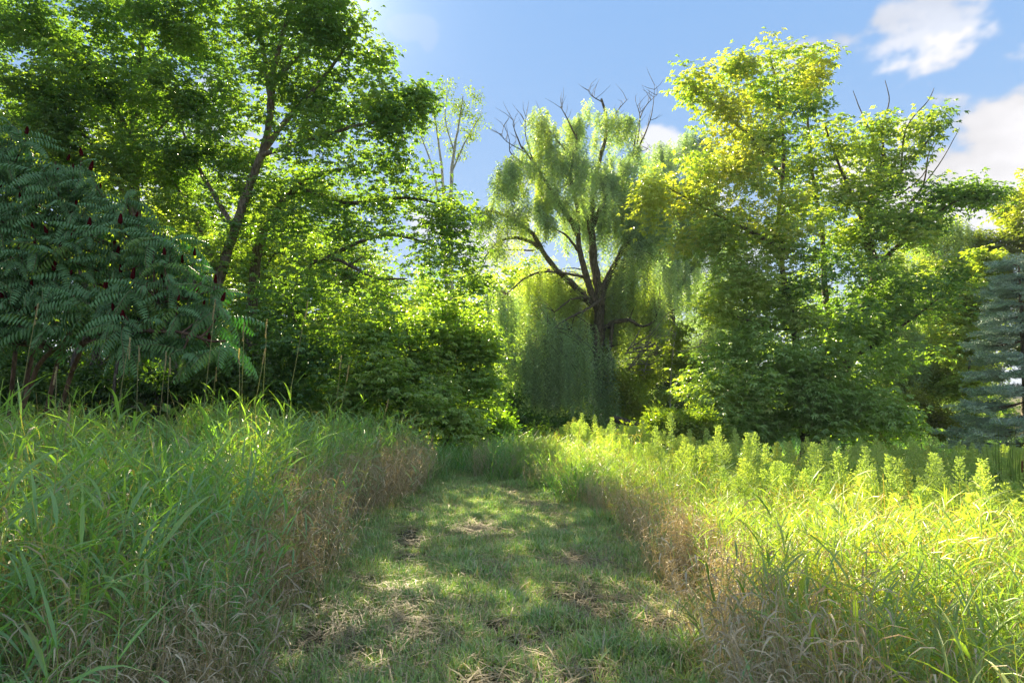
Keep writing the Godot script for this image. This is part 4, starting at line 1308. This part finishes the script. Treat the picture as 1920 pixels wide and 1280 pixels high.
func make_banks() -> void:
	# tall grass on both sides of the path
	var reed := []
	for i in 5: reed.push_back(reed_tuft(5, 1.2, 0.13, 0.33, 0.016, 0.88, Vector3(0.1, 0, 0.05) * (i % 3)))
	var dry := []
	for i in 3: dry.push_back(reed_tuft(7, 0.9, 0.12, 0.26, 0.012, 0.1, Vector3(0.08, 0, 0.06)))
	var under := []
	for i in 2: under.push_back(fine_tuft(26, 0.55, 0.16, 0.008, 0.9, Color(0.18, 0.3, 0.11), Color(0.3, 0.4, 0.15), 0.35))
	var left := thing("reed_grass", Vector3(-3, 0, -6), "dense bank of tall green reed grass with dry brown bases, along the shaded side of the path", "tall grass", "", "stuff")
	var right := thing("reed_grass", Vector3(3, 0, -6), "sunlit yellow-green reed grass filling the meadow on the goldenrod side of the path", "tall grass", "", "stuff")
	var sets := {}
	for root in [left, right]:
		for k in 10:
			var tr: Array[Transform3D] = []
			sets["%d_%d" % [root.get_instance_id(), k]] = [tr, PackedColorArray()]
	var x := 0.0
	var d := 0.0
	for step in 2:
		var root: Node3D = [left, right][step]
		var n := 13000 if step == 0 else 15000
		for i in n:
			d = 1.2 + pow(rng.randf(), 0.75) * 21.0
			var half := 0.86 * d + 1.5
			x = -rng.randf() * half if step == 0 else rng.randf() * half
			if step == 0 and d > 12.6 and x > -4.5: continue
			if step == 0 and d > 14.5 + fine.get_noise_2d(x * 20, 3) * 2.0: continue
			var e := path_in(x, d)
			if e > -0.03: continue
			if absf(x) < 0.75 and d < 2.2: continue
			if step == 1 and x < 0.6 and d < far_edge(x): continue
			var dens := 1.0 if d < 7.0 else lerpf(1.0, 0.5, (d - 7.0) / 14.0)
			if rng.randf() > dens: continue
			var nz := clump.get_noise_2d(x * 6.0, d * 6.0)
			var edge := smoothstep(-0.95, -0.08, e)
			var kind := rng.randi_range(0, 4)
			var sc := 1.0 + nz * 0.35
			var tint := Color.WHITE
			if rng.randf() < 0.14 + (0.8 + nz * 1.3) * edge * sqrt(edge): kind = rng.randi_range(5, 7)
			elif rng.randf() < 0.3: kind = rng.randi_range(8, 9)
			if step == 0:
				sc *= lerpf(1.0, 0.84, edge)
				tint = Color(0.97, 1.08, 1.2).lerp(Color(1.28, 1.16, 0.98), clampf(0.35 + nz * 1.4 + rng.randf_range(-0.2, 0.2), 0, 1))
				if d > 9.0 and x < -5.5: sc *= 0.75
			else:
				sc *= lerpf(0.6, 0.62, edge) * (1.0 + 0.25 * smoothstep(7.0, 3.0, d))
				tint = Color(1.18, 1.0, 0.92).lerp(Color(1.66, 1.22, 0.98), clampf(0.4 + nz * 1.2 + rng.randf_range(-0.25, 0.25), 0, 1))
				if d > 14.0: sc *= 0.8
			if kind >= 5 and kind <= 7: tint = Color(0.98, 0.99, 0.98) * rng.randf_range(0.85, 1.25)
			var y := ground_y(x, -d)
			var lean := Basis(Vector3(rng.randfn(0, 1), 0, rng.randfn(0, 1)).normalized(), rng.randf_range(0, 0.2 + 0.2 * edge))
			var b := lean * Basis(Vector3.UP, rng.randf_range(-1.2, 1.2) + (0.0 if step == 0 else PI * float(rng.randi_range(0, 1))))
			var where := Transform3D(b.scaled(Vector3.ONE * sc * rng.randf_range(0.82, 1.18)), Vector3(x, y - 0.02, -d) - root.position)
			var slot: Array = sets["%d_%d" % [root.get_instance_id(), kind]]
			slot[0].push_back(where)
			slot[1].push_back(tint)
	for root in [left, right]:
		for k in 10:
			var m: Mesh = reed[k] if k < 5 else (dry[k - 5] if k < 8 else under[k - 8])
			var slot: Array = sets["%d_%d" % [root.get_instance_id(), k]]
			many("tufts", m, mat.dry if k >= 5 and k < 8 else mat.grass, root, slot[0], slot[1])
	# shaded grass at the end of the path and along the wood
	var soft_tuft := fine_tuft(30, 0.75, 0.2, 0.011, 1.1, Color(0.15, 0.29, 0.12), Color(0.25, 0.4, 0.15), 0.1)
	var far := thing("meadow_grass", Vector3(0, 0, -14), "soft dark green grass across the end of the path and along the wood", "grass", "", "stuff")
	var tr1: Array[Transform3D] = []
	var c1 := PackedColorArray()
	for i in 9000:
		d = 9.5 + pow(rng.randf(), 1.4) * 22.0
		x = rng.randf_range(-1.0, 1.0) * (0.85 * d)
		if x > 1.2 + (d - 10.0) * 0.1 and d < 21.0 and rng.randf() < 0.75: continue
		if x < -1.5 and d < 12.4: continue
		if path_in(x, d) > -0.02: continue
		var s := rng.randf_range(0.6, 1.25) * (1.0 if d < 16.0 else 1.2)
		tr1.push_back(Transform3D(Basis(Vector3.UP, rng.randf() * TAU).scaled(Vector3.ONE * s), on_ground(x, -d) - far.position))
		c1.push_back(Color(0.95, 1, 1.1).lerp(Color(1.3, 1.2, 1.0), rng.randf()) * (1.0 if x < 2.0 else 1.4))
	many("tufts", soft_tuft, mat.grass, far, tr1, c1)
	var floor_root := thing("undergrowth", Vector3(-12, 0, -25), "leafy ground cover over the floor of the wood behind the sumac", "undergrowth", "", "stuff")
	var tr2: Array[Transform3D] = []
	var c2 := PackedColorArray()
	for i in 7000:
		d = 13.0 + rng.randf() * 45.0
		x = lerpf(-1.0, 0.75, rng.randf()) * d
		if x > -1.5 and d < 30.0: continue
		if x > -4.0 and d < 14.5: continue
		tr2.push_back(Transform3D(Basis(Vector3.UP, rng.randf() * TAU).scaled(Vector3.ONE * rng.randf_range(1.1, 2.6) * (0.8 + d * 0.02)), on_ground(x, -d) - floor_root.position + Vector3(0, 0.35, 0)))
		c2.push_back(Color(0.13, 0.25, 0.08).lerp(Color(0.32, 0.43, 0.13), rng.randf()))
	many("foliage", simple_spray(16, 0.13, 0.07, 0.38, 0.2), mat.leaf, floor_root, tr2, c2)

func make_path_cover() -> void:
	var turf := []
	for i in 3: turf.push_back(fine_tuft(18, 0.08, 0.07, 0.0068, 0.9, Color(0.2, 0.34, 0.13), Color(0.36, 0.47, 0.19), 0.22))
	var root := thing("mown_grass", Vector3(0, 0, -7), "short mown turf of the path with worn patches", "grass", "", "stuff")
	var lists := []
	for i in 3:
		var tr: Array[Transform3D] = []
		lists.push_back([tr, PackedColorArray()])
	var mats := thing("cut_straw", Vector3(0, 0, -7), "dry cut straw strewn in patches over the mown path", "straw", "", "stuff")
	var ts: Array[Transform3D] = []
	var cs := PackedColorArray()
	var patches := [Vector3(-0.95, 4.5, 0.75), Vector3(0.85, 5.0, 0.65), Vector3(-0.5, 7.6, 0.5), Vector3(0.75, 6.2, 0.5), Vector3(0.1, 3.4, 0.5), Vector3(0.3, 9.2, 0.4), Vector3(-0.2, 5.9, 0.35)]
	for i in 60000:
		var d := 1.8 + pow(rng.randf(), 0.85) * 12.2
		var x := rng.randf_range(-2.6, 1.9) if d < 12.0 else rng.randf_range(-4.5, 0.5)
		var e := path_in(x, d)
		if e < -0.3: continue
		var bare := 0.0
		for p in patches:
			bare = maxf(bare, smoothstep(1.1, 0.35, Vector2(x - p.x, (d - p.y) * 0.75).length() / p.z))
		var nz := clump.get_noise_2d(x * 16.0, d * 16.0) + fine.get_noise_2d(x * 60.0, d * 60.0) * 0.6
		if rng.randf() < bare * 0.62 or nz < -0.36: continue
		var s := rng.randf_range(0.55, 1.25) * (1.0 + 0.5 * smoothstep(0.25, -0.2, e)) * (1.0 + maxf(0, nz) * 0.9)
		var k := rng.randi_range(0, 2)
		lists[k][0].push_back(Transform3D(Basis(Vector3.UP, rng.randf() * TAU).scaled(Vector3.ONE * s), on_ground(x, -d) - root.position))
		lists[k][1].push_back(Color(1, 1, 1).lerp(Color(1.7, 1.35, 1.05), clampf(rng.randf() * 0.85 - nz * 0.6, 0, 1)))
	for i in 9000:
		var d := 1.8 + pow(rng.randf(), 0.85) * 12.2
		var x := rng.randf_range(-2.5, 1.8) if d < 12.0 else rng.randf_range(-4.0, 0.5)
		if path_in(x, d) < -0.2: continue
		var bare := 0.06
		for p in patches:
			bare = maxf(bare, smoothstep(1.2, 0.4, Vector2(x - p.x, (d - p.y) * 0.75).length() / p.z))
		bare = maxf(bare, 0.6 * smoothstep(0.3, 0.0, path_in(x, d)))
		bare = maxf(bare, 0.5 * smoothstep(-0.05, -0.4, clump.get_noise_2d(x * 16.0, d * 16.0)))
		if rng.randf() > bare * 0.75: continue
		ts.push_back(Transform3D(Basis(Vector3.UP, rng.randfn(0.2, 0.8)).scaled(Vector3.ONE * rng.randf_range(0.7, 1.3)), on_ground(x, -d) - mats.position))
		cs.push_back(Color(0.75, 0.7, 0.6) * rng.randf_range(0.6, 1.1))
	for k in 3:
		many("tufts", turf[k], mat.lawn, root, lists[k][0], lists[k][1])
	many("straws", straw_mat(18, 0.22), mat.lawn, mats, ts, cs)

func spot_name(x: float, d: float) -> String:
	var bearing := x / d
	var row := "in the front row" if d < 9.5 else ("in the middle rows" if d < 13.0 else "in the back row")
	var by := "by the low bush" if bearing < 0.32 else ("before the box elder trunk" if bearing < 0.5 else ("before the pale willow" if bearing < 0.66 else "before the blue spruce"))
	return row + " " + by

func make_small_things() -> void:
	# goldenrod plants
	var kinds := []
	for k in 5:
		var gm := goldenrod_mesh([1.15, 1.0, 1.25, 1.1, 1.2][k], [-0.1, 0.08, -0.2, 0.4, 0.0][k])
		var t := thing("goldenrod", Vector3(0, -50, 0), "", "wildflower", "goldenrod plants in the sunny meadow")
		part("stem", gm[0], mat.grass, t)
		part("plume", gm[1], mat.bloom, t)
		kinds.push_back(t)
	var looks := ["green goldenrod with a pale unopened plume", "leafy goldenrod just yellowing at its tip", "tall plain green goldenrod", "goldenrod with an opening yellow-orange plume", "upright goldenrod with a greenish yellow tip"]
	var n := 0
	var first := [true, true, true, true, true]
	while n < 290:
		var d := 5.6 + 10.0 * pow(rng.randf(), 1.25)
		var x := rng.randf_range(1.3, 0.82 * d)
		if x < 1.3 + (12.5 - d) * 0.4: continue
		if clump.get_noise_2d(x * 5.0 + 40.0, d * 5.0) < -0.22: continue
		var k := rng.randi_range(0, 4)
		if k == 3 and rng.randf() < 0.5: k = 1
		var where := on_ground(x, -d)
		var size := rng.randf_range(0.68, 1.1) * (0.86 if d > 12.0 else 1.0)
		if first[k]:
			first[k] = false
			kinds[k].position = where
			kinds[k].rotation.y = rng.randf() * TAU
			kinds[k].set_meta("label", looks[k] + ", " + spot_name(x, d))
		else:
			copy_of(kinds[k], looks[k] + ", " + spot_name(x, d), where, rng.randf() * TAU, Vector3.ONE * size)
		n += 1
	var stand := thing("goldenrod_stand", Vector3(6, 0, -10), "leafy mass of lower goldenrod stems filling the sunny meadow between the taller plants", "wildflowers", "", "stuff")
	for k in 3:
		var gm := goldenrod_mesh(0.85, -0.2, 40)
		var tr: Array[Transform3D] = []
		var tint := PackedColorArray()
		for i in 900:
			var d := 5.0 + 12.0 * pow(rng.randf(), 1.1)
			var x := rng.randf_range(1.3, 0.85 * d + 0.6)
			if x < 1.5 + (12.0 - d) * 0.3: continue
			if clump.get_noise_2d(x * 6.0 + 10.0, d * 6.0) < -0.05: continue
			var b := Basis(Vector3(rng.randfn(0, 1), 0, rng.randfn(0, 1)).normalized(), rng.randf_range(0, 0.25)) * Basis(Vector3.UP, rng.randf() * TAU)
			tr.push_back(Transform3D(b.scaled(Vector3.ONE * rng.randf_range(0.6, 1.15)), on_ground(x, -d) - stand.position))
			tint.push_back(Color(0.85, 0.92, 0.9).lerp(Color(1.2, 1.1, 0.9), rng.randf()))
		many("stems", gm[0], mat.grass, stand, tr, tint)
		many("plumes", gm[1], mat.bloom, stand, tr, tint)
	var gy := goldenrod_mesh(0.9, 0.75)
	var yl := thing("goldenrod", on_ground(4.0, -7.6), "single yellow-leaved goldenrod standing out of the grass nearer than the others", "wildflower", "goldenrod plants in the sunny meadow")
	part("stem", gy[0], mat.bloom, yl)
	part("plume", gy[1], mat.bloom, yl)
	# tall bleached stalks over the shaded bank
	var stalks := [[70, 570, 6.5, 60, 1], [105, 690, 6.2, 15, 0], [243, 635, 6.6, 6, 0], [260, 650, 7.0, -22, 0], [311, 660, 7.2, 10, 0], [318, 672, 6.8, -28, 1], [403, 563, 7.0, 50, 1], [405, 690, 8.0, 4, 0], [457, 605, 7.4, 25, 0], [448, 655, 7.6, -6, 1], [500, 600, 7.8, 14, 1], [497, 655, 7.2, 48, 0], [577, 565, 7.6, 48, 1], [640, 668, 8.2, 40, 0], [654, 686, 8.4, 48, 0], [728, 750, 9.0, 45, 0], [28, 850, 4.6, 10, 0], [130, 760, 5.2, -12, 0], [880, 780, 17.5, 5, 0], [1088, 800, 12.5, 14, 0]]
	var how := ["straight", "slightly bowed", "curving"]
	var places := ["beside the sumac stems", "in front of the sumac stems", "before the thin dark trunks", "leaning into its straight neighbour", "before the dark of the wood", "crossing a straight stalk", "reaching up to the sumac leaves", "short and thin before the bushes", "among three close stalks", "crossing behind a taller stalk", "tall before the leaning tree", "slanting across two stalks", "tallest before the arching tree", "slanting towards the bright bush", "next to a slanting stalk like it", "bent low over the far reed grass", "standing low in the nearest shaded grass", "among green reed tips", "alone at the foot of the willow", "where the sunny grass meets the dark shrubs"]
	for i in stalks.size():
		var s: Array = stalks[i]
		var tip := at(s[0], s[1], s[2])
		var b := on_ground(tip.x - s[3] / FOCAL * s[2], tip.z + rng.randf_range(-0.2, 0.2))
		var o := thing("grass_stalk", b, "pale %s seed stalk %s" % [how[i % 3], places[i]], "grass stalk", "tall seed stalks above the shaded grass")
		var v := tip - b
		var bow := Vector3(rng.randfn(0, 0.05), 0, 0)
		var pts := soft(PackedVector3Array([Vector3.ZERO, v * 0.4 - bow, v * 0.8 - bow * 0.5, v]), 5)
		var rad := PackedFloat32Array()
		for q in pts.size():
			rad.push_back(lerpf(0.0052, 0.0024, float(q) / pts.size()))
		var g := Geo.new()
		g.tube(pts, rad, 5, Color(0.2, 0.24, 0.08), Color(0.5, 0.42, 0.24))
		part("stem", g.mesh(), mat.grass, o)
		var g2 := Geo.new()
		var len := 0.22 if i % 2 == 0 else 0.17
		for q in 90:
			var f := q / 90.0
			var p := v - v.normalized() * len * (1.0 - f)
			var out := rv()
			leaf(g2, p + out * 0.004, (v.normalized() * 1.6 + out * 0.5).normalized(), out, 0.022, 0.006, Color(0.62, 0.52, 0.36).lerp(Color(0.5, 0.37, 0.28), rng.randf()))
		part("seed_head", g2.mesh(), mat.bloom, o)
		if s[4] == 1:
			for q in 3:
				var g3 := Geo.new()
				var p := v * (0.42 + 0.1 * q)
				var a := q * 2.6 + rng.randf()
				blade(g3, p, Vector3(cos(a), 1.6, sin(a)).normalized(), 0.34, 0.02, 0.5, Color(0.1, 0.2, 0.05), Color(0.16, 0.28, 0.06), 4)
				part("leaf", g3.mesh(), mat.grass, o)
	# cattails
	var cats := [[1905, 9.5, "cattail with a brown head among upright blades at the meadow edge", true], [1868, 11.5, "cattail clump of plain upright blades beside the goldenrod", false], [1890, 10.6, "tall cattail blades standing before the blue spruce", false]]
	for c in cats:
		var b := foot(c[0], c[1])
		var o := thing("cattail", b, c[2], "cattail", "cattails by the meadow edge")
		for q in 9:
			var g := Geo.new()
			var a := rng.randf() * TAU
			blade(g, Vector3(cos(a) * 0.06, 0, sin(a) * 0.06), (Vector3.UP + Vector3(rng.randfn(0, 0.1), 0, rng.randfn(0, 0.1))).normalized(), rng.randf_range(1.3, 1.9), 0.022, 0.12, Color(0.1, 0.2, 0.04), Color(0.26, 0.32, 0.07), 5)
			part("leaf", g.mesh(), mat.grass, o)
		if c[3]:
			var g := Geo.new()
			g.tube(PackedVector3Array([Vector3.ZERO, Vector3(0.02, 0.7, 0.02), Vector3(0.05, 1.3, 0.02)]), PackedFloat32Array([0.006, 0.005, 0.003]), 5, Color(0.2, 0.24, 0.08), Color(0.3, 0.3, 0.12))
			part("stem", g.mesh(), mat.grass, o)
			var g2 := Geo.new()
			g2.tube(PackedVector3Array([Vector3(0.034, 0.98, 0.02), Vector3(0.036, 1.0, 0.02), Vector3(0.04, 1.08, 0.02), Vector3(0.043, 1.14, 0.02), Vector3(0.044, 1.16, 0.02)]), PackedFloat32Array([0.003, 0.012, 0.013, 0.012, 0.003]), 8, Color(0.13, 0.05, 0.025), Color(0.13, 0.05, 0.025))
			part("seed_head", g2.mesh(), mat.red, o)
	# small white flowers in the near grass
	var wl := ["small white starry flower low in the nearest sunny grass", "tiny white flower head beside a starry one in the nearest grass", "little white flower at the foot of the near reed blades"]
	var wp := [Vector3(1.55, 0.4, -3.5), Vector3(1.68, 0.34, -3.55), Vector3(1.4, 0.36, -3.42)]
	for i in 3:
		var b := on_ground(wp[i].x, wp[i].z)
		var o := thing("white_wildflower", b, wl[i], "wildflower", "white flowers in the near grass")
		var g := Geo.new()
		g.tube(PackedVector3Array([Vector3.ZERO, Vector3(0.01, 0.2, 0), Vector3(0.0, wp[i].y, 0.02)]), PackedFloat32Array([0.003, 0.002, 0.0015]), 4, Color(0.1, 0.18, 0.04), Color(0.15, 0.22, 0.06))
		part("stem", g.mesh(), mat.grass, o)
		var g2 := Geo.new()
		for q in 22:
			leaf(g2, Vector3(0, wp[i].y, 0.02), (rv() + Vector3(0, 0.5, 0.2)).normalized(), rv(), 0.03, 0.008, Color(0.75, 0.76, 0.68))
		part("petals", g2.mesh(), mat.bloom, o)
